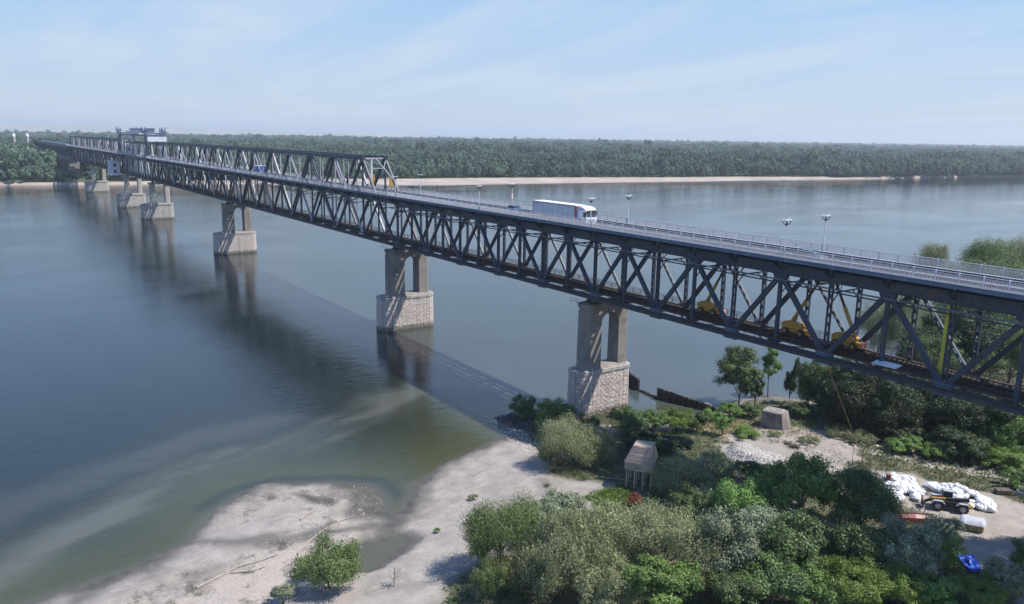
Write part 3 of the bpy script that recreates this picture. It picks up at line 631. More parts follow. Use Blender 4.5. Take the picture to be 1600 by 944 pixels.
# ground cover where the soil is overgrown
def cover(name, box, n, hh, ww, kind, cond, seed):
    rs = np.random.default_rng(seed); x = rs.uniform(box[0], box[1], n); y = rs.uniform(box[2], box[3], n); P = np.column_stack([x, y])
    k = cond(P); P = P[k]; z, d = height(P); k = z > .12; P = P[k]; z = z[k]; n = len(P)
    rep = 7; cl = fbm(P[:, 0], P[:, 1], 3.0, 3); h = hh*(.35+1.5*np.clip(cl-.3, 0, 1))*rs.uniform(.6, 1.3, n)
    C = np.repeat(np.column_stack([P, z]), rep, 0)+np.column_stack([rs.normal(size=(n*rep, 2))*.22, rs.uniform(0, 1, n*rep)*np.repeat(h, rep)])
    nr = unit(rs.normal(size=(n*rep, 3))+np.array([0, 0, .6])); ax = unit(np.cross(nr, rs.normal(size=(n*rep, 3)))+np.array([0, 0, .5])); bx = unit(np.cross(nr, ax)); s = ww*rs.uniform(.6, 1.4, n*rep)[:, None]
    tag(link(name, quads_mesh(name, C, ax*s, bx*s*.5, rs.random(n*rep), LM[kind])), {'U': 'green undergrowth covering the overgrown bank', 'A': 'dry yellow grass beside the dirt road', 'Y': 'patch of bright green grass in front of the stilt hut'}[kind], 'vegetation', kind='stuff')
def vegcond(P):
    z, a = gfn(P); return (a['veg'] > .5+.4*RNG.random(len(P))) & (a['dry']*RNG.random(len(P)) < .5)
cover('undergrowth', (2, 105, -70, 110), 36000, .9, .17, 'U', vegcond, 1)
cover('dry_grass', (10, 60, 5, 40), 5200, .55, .12, 'A', lambda P: (sd(P, DRY)+(fbm(P[:, 0], P[:, 1], 3)-.5)*6 > 0) | ((sd(P, ROAD) < 0) & (sd(P, ROAD) > -3) & (P[:, 1] > 14) & (RNG.random(len(P)) < .6)), 2)
cover('grass_patch', (26, 38, -28, -16), 2500, .5, .12, 'Y', lambda P: sd(P, LAWN)+(fbm(P[:, 0], P[:, 1], 2)-.5)*3 > 0, 3)
# ------------------------------------------------------------------ far forest
protos = []
fcol = bpy.data.collections.new('forest_crowns'); S.collection.children.link(fcol)
def far_proto(i):                              # rounded lobes with leaf faces over them
    rs = np.random.default_rng(501+i); rz = (6.6, 7.2, 6.0, 9.0)[i]; lob = lobes_for(5.0, rz, 12, rs); mb = MB()
    V = []; F = []; T = []
    for (c, r) in lob:
        m_ = MB(); rr = r*.8; sphere(m_, (c[0]*5, c[1]*5, c[2]*rz), 1, 8, 6, (rr*5, rr*5, rr*rz)); n0 = len(V)
        t_ = rs.random(); V += [(x+rs.normal()*.28, y+rs.normal()*.28, z+rs.normal()*.28) for x, y, z in m_.v]; F += [tuple(n0+k for k in f) for f in m_.f]; T += [t_*.5]*len(m_.v)
    n = 420; idx = rs.integers(0, len(lob), n); dr = unit(rs.normal(size=(n, 3))+np.array([0, 0, .3])); L0 = np.array([l[0] for l in lob])[idx]; rr = np.array([l[1] for l in lob])[idx]
    C = (L0+dr*rr[:, None]*rs.uniform(.78, 1.02, n)[:, None])*np.array([5, 5, rz]); nr = unit(dr+rs.normal(size=(n, 3))*.5); A_ = unit(np.cross(nr, rs.normal(size=(n, 3)))); B_ = unit(np.cross(nr, A_)); s = .75*rs.uniform(.6, 1.4, n)[:, None]; tt = rs.random(n)
    for k in range(n):
        n0 = len(V); a, b, c = A_[k]*s[k], B_[k]*s[k]*.7, C[k]; V += [tuple(c-a), tuple(c-b), tuple(c+a), tuple(c+b)]; F.append((n0, n0+1, n0+2, n0+3)); T += [.3+.7*tt[k]]*4
    me = bpy.data.meshes.new('far_crown'); me.from_pydata(V, [], F); a = me.attributes.new('tint', 'FLOAT', 'POINT'); a.data.foreach_set('value', np.array(T, np.float32)); me.materials.append(LM['F']); me.update(); return me
for i in range(4): protos.append(far_proto(i))
def farbank_pt(s, off):                      # s along the far shore (list index), off metres inland from the top of the beach
    i = min(int(s), len(FB)-2); f = s-i; x0 = FB[i][0]-FT[i]; x1 = FB[i+1][0]-FT[i+1]; y0 = FB[i][1]; y1 = FB[i+1][1]
    return x0+(x1-x0)*f-off, y0+(y1-y0)*f+off*.05
ft = None; cnt = 0
ylist = []
y = -150.
while y < 1900:
    ylist.append(y); y += random.uniform(6, 11)+max(0, y)*.004
def s_at_y(yy):
    for i in range(len(FB)-1):
        if FB[i][1] <= yy < FB[i+1][1]: return i+(yy-FB[i][1])/(FB[i+1][1]-FB[i][1])
    return len(FB)-2
mbt = MB(); mbt.tube((0, 0, 0), (0, 0, 9), .28, .15, 6); tme = mbt.mesh('far_trunk', M['bark'])
for y in ylist:
    x, yy = farbank_pt(s_at_y(y), random.uniform(0, 9)); sc = random.uniform(.5, 1.05)*(.7 if 60 < y else 1.0)
    r = empty('flood_plain_tree', (x, yy, 2.4), random.uniform(0, 6.28), 'grey green tree in the front row of the wood on the far bank', 'tree', 'trees in the front row of the far bank')
    pi_ = random.randint(0, 3); c = link('crown', protos[pi_], r, (0, 0, 7.6*sc), (0, 0, 0), (sc, sc, sc*random.uniform(.85, 1.15))); link('trunk', tme, r, (0, 0, 0), (0, 0, 0), (sc, sc, sc))
    if pi_ not in [k for k, _ in [(q.get('pi', -1), q) for q in fcol.objects]] and len(fcol.objects) < 4: fcol.objects.link(c); c['pi'] = pi_
# the mass of the wood behind: points instanced with the same crowns
rs = np.random.default_rng(5); pts = []; scl = []
def band(o0, o1, dens, smin, smax, y0, y1, zadd=0):
    A = (o1-o0)*(y1-y0); n = int(A*dens); oo = rs.uniform(o0, o1, n); yy = rs.uniform(y0, y1, n)
    xs_ = np.array([farbank_pt(s_at_y(b_), 0)[0] for b_ in yy]) - oo
    z = 3.2+zadd+np.clip((oo-60)/600, 0, 1)*.4; s_ = rs.uniform(smin, smax, n)
    gap = fbm(xs_, yy, 160., 3); k = (gap > .33) | (oo < 40)
    s_ = s_*(.35+1.2*fbm(xs_+500, yy, 70., 4))*rs.choice([.75, 1, 1, 1.25], n); xs_ = xs_+np.where((yy > 930) & (oo < 60), 11, 0); pts.append(np.column_stack([xs_, yy+oo*.05, z+7.2*s_])[k]); scl.append(s_[k])
band(1, 60, 1/28., .5, 1.2, -420, 2200)
band(60, 300, 1/62., 1.05, 1.5, -600, 2600)
band(300, 900, 1/90., 1.2, 1.6, -800, 3600)
band(900, 2200, 1/150., 1.2, 1.7, -900, 6000)
band(2200, 4600, 1/420., 1.4, 1.9, -900, 10500)
P = np.concatenate(pts); sc = np.concatenate(scl)
# keep the wood clear of the bridge line and inside what can be seen
k = ~((np.abs(P[:, 1]-3.5) < 16) & (P[:, 0] > -1100))
ang = np.degrees(np.arctan2(P[:, 0]-110, P[:, 1]+95)); k &= (ang > -93) & (ang < -14)
P = P[k]; sc = sc[k]
me = bpy.data.meshes.new('wood'); me.vertices.add(len(P)); me.vertices.foreach_set('co', P.ravel())
a = me.attributes.new('sc', 'FLOAT', 'POINT'); a.data.foreach_set('value', sc.astype(np.float32))
a = me.attributes.new('rz', 'FLOAT', 'POINT'); a.data.foreach_set('value', rs.uniform(0, 6.28, len(P)).astype(np.float32)); me.update()
wood = link('wood', me); tag(wood, 'dense green wood stretching back from the far bank', 'forest', kind='stuff')
ng = bpy.data.node_groups.new('wood_points', 'GeometryNodeTree'); ng.interface.new_socket('Geometry', in_out='INPUT', socket_type='NodeSocketGeometry'); ng.interface.new_socket('Geometry', in_out='OUTPUT', socket_type='NodeSocketGeometry')
G = ng.nodes.new; gi = G('NodeGroupInput'); go = G('NodeGroupOutput'); m2p = G('GeometryNodeMeshToPoints'); iop = G('GeometryNodeInstanceOnPoints'); ci = G('GeometryNodeCollectionInfo')
ci.inputs[0].default_value = fcol; ci.inputs['Separate Children'].default_value = True; ci.inputs['Reset Children'].default_value = True
na = G('GeometryNodeInputNamedAttribute'); na.data_type = 'FLOAT'; na.inputs[0].default_value = 'sc'; nb_ = G('GeometryNodeInputNamedAttribute'); nb_.data_type = 'FLOAT'; nb_.inputs[0].default_value = 'rz'
cx_ = G('ShaderNodeCombineXYZ'); K = ng.links.new
K(gi.outputs[0], m2p.inputs[0]); K(m2p.outputs[0], iop.inputs['Points']); K(ci.outputs[0], iop.inputs['Instance']); iop.inputs['Pick Instance'].default_value = True
K(na.outputs[0], iop.inputs['Scale']); K(nb_.outputs[0], cx_.inputs[2]); K(cx_.outputs[0], iop.inputs['Rotation']); K(iop.outputs[0], go.inputs[0])
md = wood.modifiers.new('scatter', 'NODES'); md.node_group = ng
print('forest', len(P), 'arch', len(ARCH))
# bigger trees on the left far bank, next to the bridge end, and the bushes below them
for i, (x, y, s_) in enumerate([(-792, -52, 1.5), (-790, -70, 1.4), (-800, -90, 1.6), (-796, -34, 1.5), (-788, -20, 1.3), (-805, -110, 1.5), (-815, -60, 1.9), (-812, -32, 1.8), (-820, -90, 1.9), (-830, -14, 1.8), (-835, -45, 2.0), (-835, -75, 2.1), (-840, -105, 2.1), (-800, -130, 1.7), (-815, -150, 1.9)]):
    r = empty('flood_plain_tree', (x, y, 2.6), i*1.1, 'tall dark green tree on the left far bank beside the bridge end', 'tree', 'tall trees at the far end of the bridge')
    link('crown', protos[i % 4], r, (0, 0, 7.4*s_), (0, 0, 0), (s_, s_, s_)); link('trunk', tme, r, (0, 0, 0), (0, 0, 0), (s_, s_, s_))
# ------------------------------------------------------------------ bridge piers
def capsule(y0, y1, a, nose, x0=0, n1=None):        # plan outline (x, y): flat sides, pointed-round noses
    pts = []; n1 = nose if n1 is None else n1
    for k in range(7): t = math.pi*k/6; pts.append((x0+a*math.cos(t), y1+n1*math.sin(t)))
    for k in range(7): t = math.pi+math.pi*k/6; pts.append((x0+a*math.cos(t), y0+nose*math.sin(t)))
    return pts
brick_me = []
for i in range(4):
    mb = MB(); rr = random.Random(i); j = [rr.uniform(-.03, .03) for _ in range(8)]; d_ = .09+rr.uniform(-.04, .05)
    mb.add([(-.1, -.47, -.215), (d_+j[0], -.47+.03, -.19), (d_+j[1], .47-.03, -.19), (-.1, .47, -.215), (-.1, -.47, .215), (d_+j[2], -.44, .19), (d_+j[3], .44, .19), (-.1, .47, .215)],
           [(0,3,2,1),(4,5,6,7),(0,1,5,4),(1,2,6,5),(2,3,7,6),(3,0,4,7)])
    brick_me.append(mb.mesh('stone', M['stone']))
def pier(X, label, arch=True, stones=0, zb=0.0, columns=False, masonry=True, base=(-2.6, 8.7, 2.9, 2.8, 2.2, -.2), col=(-1.2, 8.6, 1.7, 1.4)):
    """stones: 2 = every stone of the sunlit face an object, 1 = all stones as relief in one part"""
    XC = X+base[5]; YC = 3.9; root = empty('bridge_pier', (XC, YC, zb), 0, label, 'bridge pier', 'masonry piers of the river bridge')
    A, Y0, Y1, N, N1 = base[2], base[0]-YC, base[1]-YC, base[3], base[4]
    ztop = 8.35-zb
    mb = MB(); o = capsule(Y0, Y1, A-.05, N-.05, 0, N1-.05); mb.prism([(x*1.045, y*1.02) for x, y in o], -1.6, ztop, 'z', o)
    mb.build('base', M['mortar'] if masonry else M['conc_lt'], root)
    if masonry:
        rows = 18; hrow = (ztop+.3)/rows; mbs = MB(); mbs2 = MB(); per = []; o = capsule(Y0, Y1, A, N, 0, N1)
        n = len(o); segs = [(Vector(o[i]), Vector(o[(i+1) % n])) for i in range(n)]
        for r_ in range(rows):
            z = -.3+(r_+.5)*hrow; f = 1+.045*(1-r_/rows); sc_ = (f, 1+.02*(1-r_/rows))
            for p, q in segs:
                p2 = Vector((p.x*sc_[0], p.y*sc_[1])); q2 = Vector((q.x*sc_[0], q.y*sc_[1])); d_ = q2-p2; Ln = d_.length; k = max(1, round(Ln/.98))
                if k > 4: k = max(1, k-(r_ % 2))
                nrm = Vector((d_.y, -d_.x)).normalized(); ang = math.atan2(nrm.y, nrm.x); w = Ln/k
                for i in range(k):
                    c = p2.lerp(q2, (i+.5)/k); sun = nrm.x > .9
                    if stones == 2 and sun:
                        link('stone', random.choice(brick_me), root, (c.x, c.y, z), (random.uniform(-.012, .012), 0, ang), (random.uniform(.75, 1.1), w*random.uniform(.985, 1.03), hrow/.45*random.uniform(.97, 1.03)))
                    elif stones >= 1:
                        M_ = Matrix.Translation((c.x, c.y, z)) @ Matrix.Rotation(ang, 4, 'Z') @ Matrix.Diagonal((random.uniform(.7, 1.2), w*1.02, hrow/.45, 1))
                        bm_ = random.choice(brick_me); mbs.add([M_ @ v.co for v in bm_.vertices], [tuple(f_.vertices) for f_ in bm_.polygons])
        if mbs.v: tag(mbs.build('stonework', M['stone'], root), kind='stuff')
    mb = MB(); o = capsule(Y0, Y1, A+.22, N+.2, 0, N1+.2); mb.prism(o, ztop, ztop+.62); mb.build('coping', M['conc_lt'], root)
    mb = MB(); o = capsule(Y0+.1, Y1-.1, A-.1, N-.3, 0, N1-.1); o2 = capsule(Y0+2.0, Y1-.6, A*.55, .9, 0, .4); mb.prism(o, ztop+.615, ztop+1.15, 'z', o2); mb.build('weathering', M['conc'], root)
    zt = 21.7-zb; zs = ztop+.6
    mb = MB(); a = col[2]
    if columns:
        for y0, y1 in ((-1.7, .9), (6.3, 8.9)): mb.prism(capsule(y0-YC+.5, y1-YC-.5, a*.8, .8), zs, zt-1.2)
        mb.build('column', M['conc_lt'], root); mb = MB(); mb.box(-1.9, 1.9, -2.4-YC, 9.6-YC, zt-1.2, zt-.1); mb.build('crosshead', M['conc_lt'], root)
    else:
        for k, (y0, y1) in enumerate(((col[0], 1.9), (6.2, col[1]))):
            mb = MB(); yy0, yy1 = y0-YC, y1-YC; n_ = col[3] if k == 0 else col[3]*.6
            if k == 0: pl = [(a, yy1), (-a, yy1), (-a, yy0), (-a*.55, yy0-n_), (a*.55, yy0-n_), (a, yy0)]
            else: pl = [(a, yy0), (a, yy1), (a*.55, yy1+n_), (-a*.55, yy1+n_), (-a, yy1), (-a, yy0)]
            mb.prism([(x*1.1, y+(y-0)*.01) for x, y in pl], zs, zt-1.4, 'z', pl); mb.build('column', M['conc'], root)
        mb = MB(); y0, y1 = 1.9-YC, 6.2-YC; yc = (y0+y1)/2; r_ = (y1-y0)/2; zz = zt-1.4; ar = [(y0, zz)]
        pts = [(y0, zz), (y0, zz-2.6)]+[(yc-r_*math.cos(t), zz-2.6+r_*.9*math.sin(t)) for t in [math.pi*i/12 for i in range(1, 12)]]+[(y1, zz-2.6), (y1, zz)]
        pts = [(p, min(q, zz-.35)) if 1 < i < len(pts)-2 else (p, q) for i, (p, q) in enumerate(pts)]
        mb.prism(pts, -a*.97, a*.97, 'x'); mb.build('arch', M['conc'], root)
        mb = MB(); pl = capsule(col[0]-YC, col[1]-YC, a+.12, col[3], 0, col[3]*.6); mb.prism(pl, zt-1.395, zt-.75); pl2 = capsule(col[0]-.1-YC, col[1]+.1-YC, a+.4, col[3]+.2, 0, col[3]*.6+.2); mb.prism(pl2, zt-.745, zt-.1); mb.build('cap', M['conc'], root)
    mb = MB()
    for y in (0, 7.0): mb.box(-.7, .7, y-YC-.6, y-YC+.6, zt-.1, zt+.35); mb.box(-.45, .45, y-YC-.4, y-YC+.4, zt+.35, zt+.72)
    mb.build('bearing', M['rust'], root)
    mb = MB()
    for y in (-3.2, 10.9):
        for x in (-1.8, 0, 1.8): mb.tube((x, y-YC, zt-.1), (x, y-YC, zt+.95), .03, n=4)
        for z in (.5, .95): mb.beam((-1.8, y-YC, zt+z), (1.8, y-YC, zt+z), .05, .05)
    if not columns: mb.build('pier_railing', M['steel'], root)
    return root
pier(0, 'nearest bridge pier with pink stone base, standing at the shore', stones=2, base=(-1.5, 8.3, 2.2, 2.5, 1.1, .4), col=(-.8, 8.2, 1.4, 1.3))
pier(-80, 'second pier from the shore, arched and standing in open water under the portal', stones=1)
pier(-240, 'third pier from the shore, with short arched shaft, far out in the river', stones=1, base=(-4.2, 8.9, 2.9, 2.8, 2.2, -.3))
pier(-400, 'fourth pier from the shore, right of the pair below the lift bridge', columns=True, masonry=False, base=(-4.8, 8.9, 3, 2.8, 2, -.3))
pier(-486, 'fifth pier, just right of the white cabin hung on the bridge', columns=True, masonry=False, base=(-4.8, 8.9, 3, 2.8, 2, -.3))
pier(-646, 'farthest river pier, leftmost one near the far bank', columns=True, masonry=False, base=(-4.8, 8.9, 3, 2.8, 2, -.3))
pier(80, 'landward pier under the right end of the bridge, among trees', stones=0, zb=0, base=(1.2, 8.3, 1.8, 1.3, 1.1, .4), col=(.2, 8.2, 1.4, 1.0))
# ------------------------------------------------------------------ bridge superstructure
ZB, ZT, YW = 22.4, 33.4, 7.0
def seg_mesh(p, q, w, h, m_, laced=False):
    mb = MB()
    if not laced: mb.beam(p, q, h, w)
    else:
        p = Vector(p); q = Vector(q); d_ = (q-p); Ln = d_.length; u = d_/Ln; s_ = Vector((u.z, 0, -u.x))*(w/2-.05)
        for sg in (-1, 1): mb.beam(p+s_*sg, q+s_*sg, h, .09)
        k = int(Ln/1.25)
        for i in range(k):
            c = p+u*(Ln*(i+.5)/k); mb.beam(c-u*.26, c+u*.26, h*.9 if laced != 'thin' else .05, w*.92)
    return mb.mesh('member', m_)
FACES = {}
def root_at(name, x, label, cat): return empty(name, (x, 3.5, ZB), 0, label, cat)
def P_(root, me, name, x=0, y=0, z=0): return link(name, me, root, (x-root.location.x, y-root.location.y, z-root.location.z))
def Bd(root, mb, name, m_): return P_(root, mb.mesh(name, m_), name)
PANEL = {}
def rail_panel(Ln, n, tall=True):
    k = (Ln, n)
    if k not in PANEL:
        mb = MB(); mb.box(0, Ln, -.04, .04, 1.27, 1.36); mb.box(0.07, Ln-.07, -.02, .02, .12, .17)
        mb.cur = 1; mb.box(0.07, Ln-.07, -.015, .015, 1.1, 1.14)
        for i in range(n): x = Ln*(i+.5)/n; mb.box(x-.026, x+.026, -.026, .026, .17, 1.12)
        PANEL[k] = mb.mesh('railing_panel', [M['steel_lt'], M['baluster']])
    return PANEL[k]
mb = MB(); mb.box(-.07, .07, -.07, .07, 0, 1.4); POST = mb.mesh('post', M['steel_lt'])
def deck(root, x0, x1, near=True, bay=8/3, nbal=17):
    mb = MB(); mb.box(x0, x1, .5, 6.5, 35.1, 35.345); Bd(root, mb, 'deck_slab', M['conc'])
    mb = MB(); mb.box(x0, x1, .45, 6.55, 35.35, 35.55); Bd(root, mb, 'road_surface', M['asphalt'])
    mb = MB(); x = x0+1
    while x < x1-4: mb.box(x, x+3, 3.44, 3.56, 35.552, 35.556); x += 9
    for y in (.72, 6.2): mb.box(x0, x1, y, y+.1, 35.552, 35.556)
    Bd(root, mb, 'lane_marking', M['paint'])
    for ya, yb, zz in ((-2.12, -.28, -.08), (7.28, 8.62, -.3)):
        mb = MB(); mb.box(x0, x1, ya, yb, 35.86+zz, 36.04+zz); Bd(root, mb, 'sidewalk', M['sidewalk'])
    for y in (.38, 6.62):
        mb = MB(); mb.box(x0, x1, y-.05, y+.05, 35.68, 36.26); x = x0+1
        while x < x1: mb.box(x-.06, x+.06, y-.09, y+.09, 35.55, 36.26); x += 2
        Bd(root, mb, 'barrier', M['steel']); mb = MB(); x = x0
        while x < x1-.5: mb.box(x, min(x+1.94, x1), y-.1, y+.1, 36.265, 36.34); x += 2
        Bd(root, mb, 'sunlit_barrier_top', M['steel_lt'])  # pale cap stands in for sunlight on the dark barrier's top
        mb = MB(); ys = (-.28, .32) if y < 1 else (6.68, 7.28); mb.box(x0, x1, ys[0]+.28, ys[1]-.02, 35.3, 35.95) if y < 1 else mb.box(x0, x1, ys[0]+.02, ys[1]-.28, 35.3, 35.95); Bd(root, mb, 'kerb', M['conc'])
    for y, s, q in ((-2.2, -1, -.1), (8.7, 1, -.35)):
        mb = MB(); mb.box(x0, x1, min(y, y-s*.1), max(y, y-s*.1), 35.5, 36.12+q); mb.box(x0, x1, min(y-s*.1, y+s*.12), max(y-s*.1, y+s*.12), 36.12+q, 36.17+q); mb.box(x0, x1, min(y-s*.1, y-s*.3), max(y-s*.1, y-s*.3), 35.5, 35.57)
        Bd(root, mb, 'fascia_beam', M['fascia'])
        n = round((x1-x0)/bay); me = rail_panel(bay, nbal)
        for i in range(n):
            P_(root, me, 'railing_panel', x0+i*bay, y, 36.17+q); P_(root, POST, 'railing_post', x0+i*bay, y, 36.17+q)
    mb = MB()
    for y in (1.3, 2.7, 4.3, 5.7): mb.box(x0, x1, y-.1, y+.1, 34.5, 35.095)
    Bd(root, mb, 'deck_stringer', M['steel'])
FB_ = MB(); FB_.box(-.15, .15, .3, 6.7, 34.0, 34.9)
for s, a in ((-1, 0), (1, 7.0)):
    y0, y1 = (a-2.1, a-.3) if s < 0 else (a+.3, a+1.6)
    zi, zo = 33.9, 35.0
    FB_.add([(-.12, y0, 35.15), (-.12, y1, 35.15), (-.12, y1, zi if s < 0 else zo), (-.12, y0, zo if s < 0 else zi), (.12, y0, 35.15), (.12, y1, 35.15), (.12, y1, zi if s < 0 else zo), (.12, y0, zo if s < 0 else zi)], [(0,1,2,3),(7,6,5,4),(0,4,5,1),(1,5,6,2),(2,6,7,3),(3,7,4,0)])
FLOORBEAM = FB_.mesh('floor_beam', M['steel'])
mb = MB(); mb.box(-.2, .2, .35, 6.65, 22.6, 23.45); mb.beam((0, -1.5, 22.95), (0, .3, 22.95), .15, .3); mb.beam((0, 6.7, 22.95), (0, 8.5, 22.95), .15, .3); LOWBEAM = mb.mesh('floor_beam', M['steel'])
mb = MB(); mb.beam((0, .25, 31.9), (0, 6.75, 31.9), .16, .2); mb.beam((0, .25, 31.9), (0, 3.4, 33.9), .1, .12); mb.beam((0, 6.75, 31.9), (0, 3.6, 33.9), .1, .12)
mb.beam((0, .25, 30.4), (0, 1.9, 31.9), .1, .14); mb.beam((0, 6.75, 30.4), (0, 5.1, 31.9), .1, .14); SWAY = mb.mesh('sway_frame', M['steel'])
def lower_deck(root, x0, x1, step):
    for y in (0, YW):
        mb = MB(); mb.box(x0, x1, y-.34, y-.26, ZB, ZB+.85); mb.box(x0, x1, y+.26, y+.34, ZB, ZB+.85); mb.box(x0, x1, y-.26, y+.26, ZB+.72, ZB+.78); mb.box(x0, x1, y-.45, y-.34, ZB, ZB+.08); mb.box(x0, x1, y+.34, y+.45, ZB, ZB+.08); Bd(root, mb, 'bottom_chord', M['steel'])
    mb = MB()
    for y in (2.6, 4.4): mb.box(x0, x1, y-.15, y+.15, 23.1, 23.85)
    Bd(root, mb, 'rail_stringer', M['rust'])
    for y in (2.75, 4.25):
        mb = MB(); mb.box(x0, x1, y-.04, y+.04, 24.06, 24.2); Bd(root, mb, 'rail', M['rust'])
    mb = MB(); x = x0+.3
    while x < x1: mb.box(x-.12, x+.12, 2.1, 4.9, 23.86, 24.05); x += .62
    tag(Bd(root, mb, 'sleepers', M['sleeper']), kind='stuff')
    for y0, y1, yr in ((-1.45, -.5, -1.45), (7.5, 8.45, 8.45)):
        mb = MB(); x = x0
        while x < x1: mb.box(x, min(x+1.9, x1), y0, y1, 23.1, 23.16); x += 2.0
        Bd(root, mb, 'walkway', M['rust'])
        mb = MB()
        for z in (24.2, 23.7): mb.box(x0, x1, yr-.03, yr+.03, z-.03, z+.03)
        x = x0+1
        while x < x1: mb.box(x-.03, x+.03, yr-.03, yr+.03, 23.16, 24.2); x += 2
        Bd(root, mb, 'walkway_railing', M['rust'])
        mb = MB(); mb.box(x0, x1, yr-.06 if yr < 0 else yr+.02, yr-.02 if yr < 0 else yr+.06, 22.78, 23.08); Bd(root, mb, 'edge_beam', M['steel'])
    for y in (1.0, 6.0):                              # inner railings beside the track
        mb = MB(); mb.box(x0, x1, y-.5, y+.4, 23.5, 23.55); 
        for z in (24.1, 24.6): mb.box(x0, x1, y-.03, y+.03, z-.03, z+.03)
        x = x0+1.5
        while x < x1: mb.box(x-.03, x+.03, y-.03, y+.03, 23.55, 24.6); x += 2
        Bd(root, mb, 'track_railing', M['rust'])
    x = x0
    while x <= x1+.01: P_(root, LOWBEAM, 'floor_beam', x); x += step
    mb = MB(); x = x0; s = 0
    while x < x1-.1: mb.beam((x, 0 if s else 7, 22.6), (x+step, 7 if s else 0, 22.6), .25, .12); x += step; s = 1-s
    Bd(root, mb, 'bottom_bracing', M['steel'])
GB = MB(); GB.box(-1.15, 1.15, -.37, .37, 22.15, 23.75); GUS_B = GB.mesh('gusset', M['fascia'])
GB = MB(); GB.add([(-1.4, s*.35, z) for s in (-1, 1) for z in (0,)] , []); GB = MB(); GB.prism([(-1.2, 33.4), (-.8, 32.5), (.8, 32.5), (1.2, 33.4)], -.34, .34, 'y'); GUS_T = GB.mesh('gusset', M['steel'])
D_UP = seg_mesh((0, 0, 23.1), (8, 0, 33.3), .66, .5, M['steel']); D_DN = seg_mesh((0, 0, 33.3), (8, 0, 23.1), .66, .5, M['steel'])
DL_DN = seg_mesh((0, 0, 33.3), (8, 0, 23.1), .5, .42, M['steel_mid'], True)  # lighter colour stands in for sunlit batten plates
V_S = seg_mesh((0, 0, 23.1), (0, 0, 33.4), .5, .45, M['steel']); V_L = seg_mesh((0, 0, 23.1), (0, 0, 33.4), .6, .42, M['steel'], True)
mb = MB(); mb.beam((0, -1.7, 32.9), (0, -1.7, 35.2), .08, .08); mb.beam((0, -1.7, 32.95), (0, -.3, 32.6), .06, .06); HANG = mb.mesh('pipe_hanger', M['steel'])
def deck_truss(x0, x1, label, off=1.5):
    root = root_at('deck_truss_bridge', x0, label, 'bridge'); deck(root, x0, x1); lower_deck(root, x0, x1, 8)
    for y in (0, YW):
        mb = MB(); mb.box(x0, x1, y-.28, y+.28, ZT, ZT+1.35); mb.box(x0, x1, y-.4, y+.4, ZT+1.35, ZT+1.43); mb.box(x0, x1, y-.4, y+.4, ZT-.06, ZT); Bd(root, mb, 'top_chord', M['steel'])
        k = 0; x = x0
        while x < x1-.1:
            up = k % 2 == 0
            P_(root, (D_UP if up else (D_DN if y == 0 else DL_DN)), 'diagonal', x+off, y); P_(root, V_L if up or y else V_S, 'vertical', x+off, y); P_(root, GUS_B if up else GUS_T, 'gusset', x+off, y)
            x += 8; k += 1
    x = x0
    while x <= x1: P_(root, FLOORBEAM, 'floor_beam', x+off); P_(root, SWAY, 'sway_frame', x+off); P_(root, HANG, 'pipe_hanger', x+4); x += 8
    mb = MB(); mb.tube((x0, -1.7, 32.85), (x1, -1.7, 32.85), .11, n=8); Bd(root, mb, 'pipe', M['steel_mid'])
    mb = MB(); mb.box(x0, x1, -.12, .12, 32.0, 32.16); Bd(root, mb, 'service_beam', M['steel'])
    mb = MB(); x = x0; s = 0
    while x < x1-.1: mb.beam((x, 0, 33.3), (x+8, 7, 33.3), .2, .14); mb.beam((x, 7, 33.3), (x+8, 0, 33.3), .2, .14); x += 8
    Bd(root, mb, 'top_bracing', M['steel']); return root
RB = deck_truss(-80, 160, 'blue grey deck truss carrying the road and the railway over the shore')
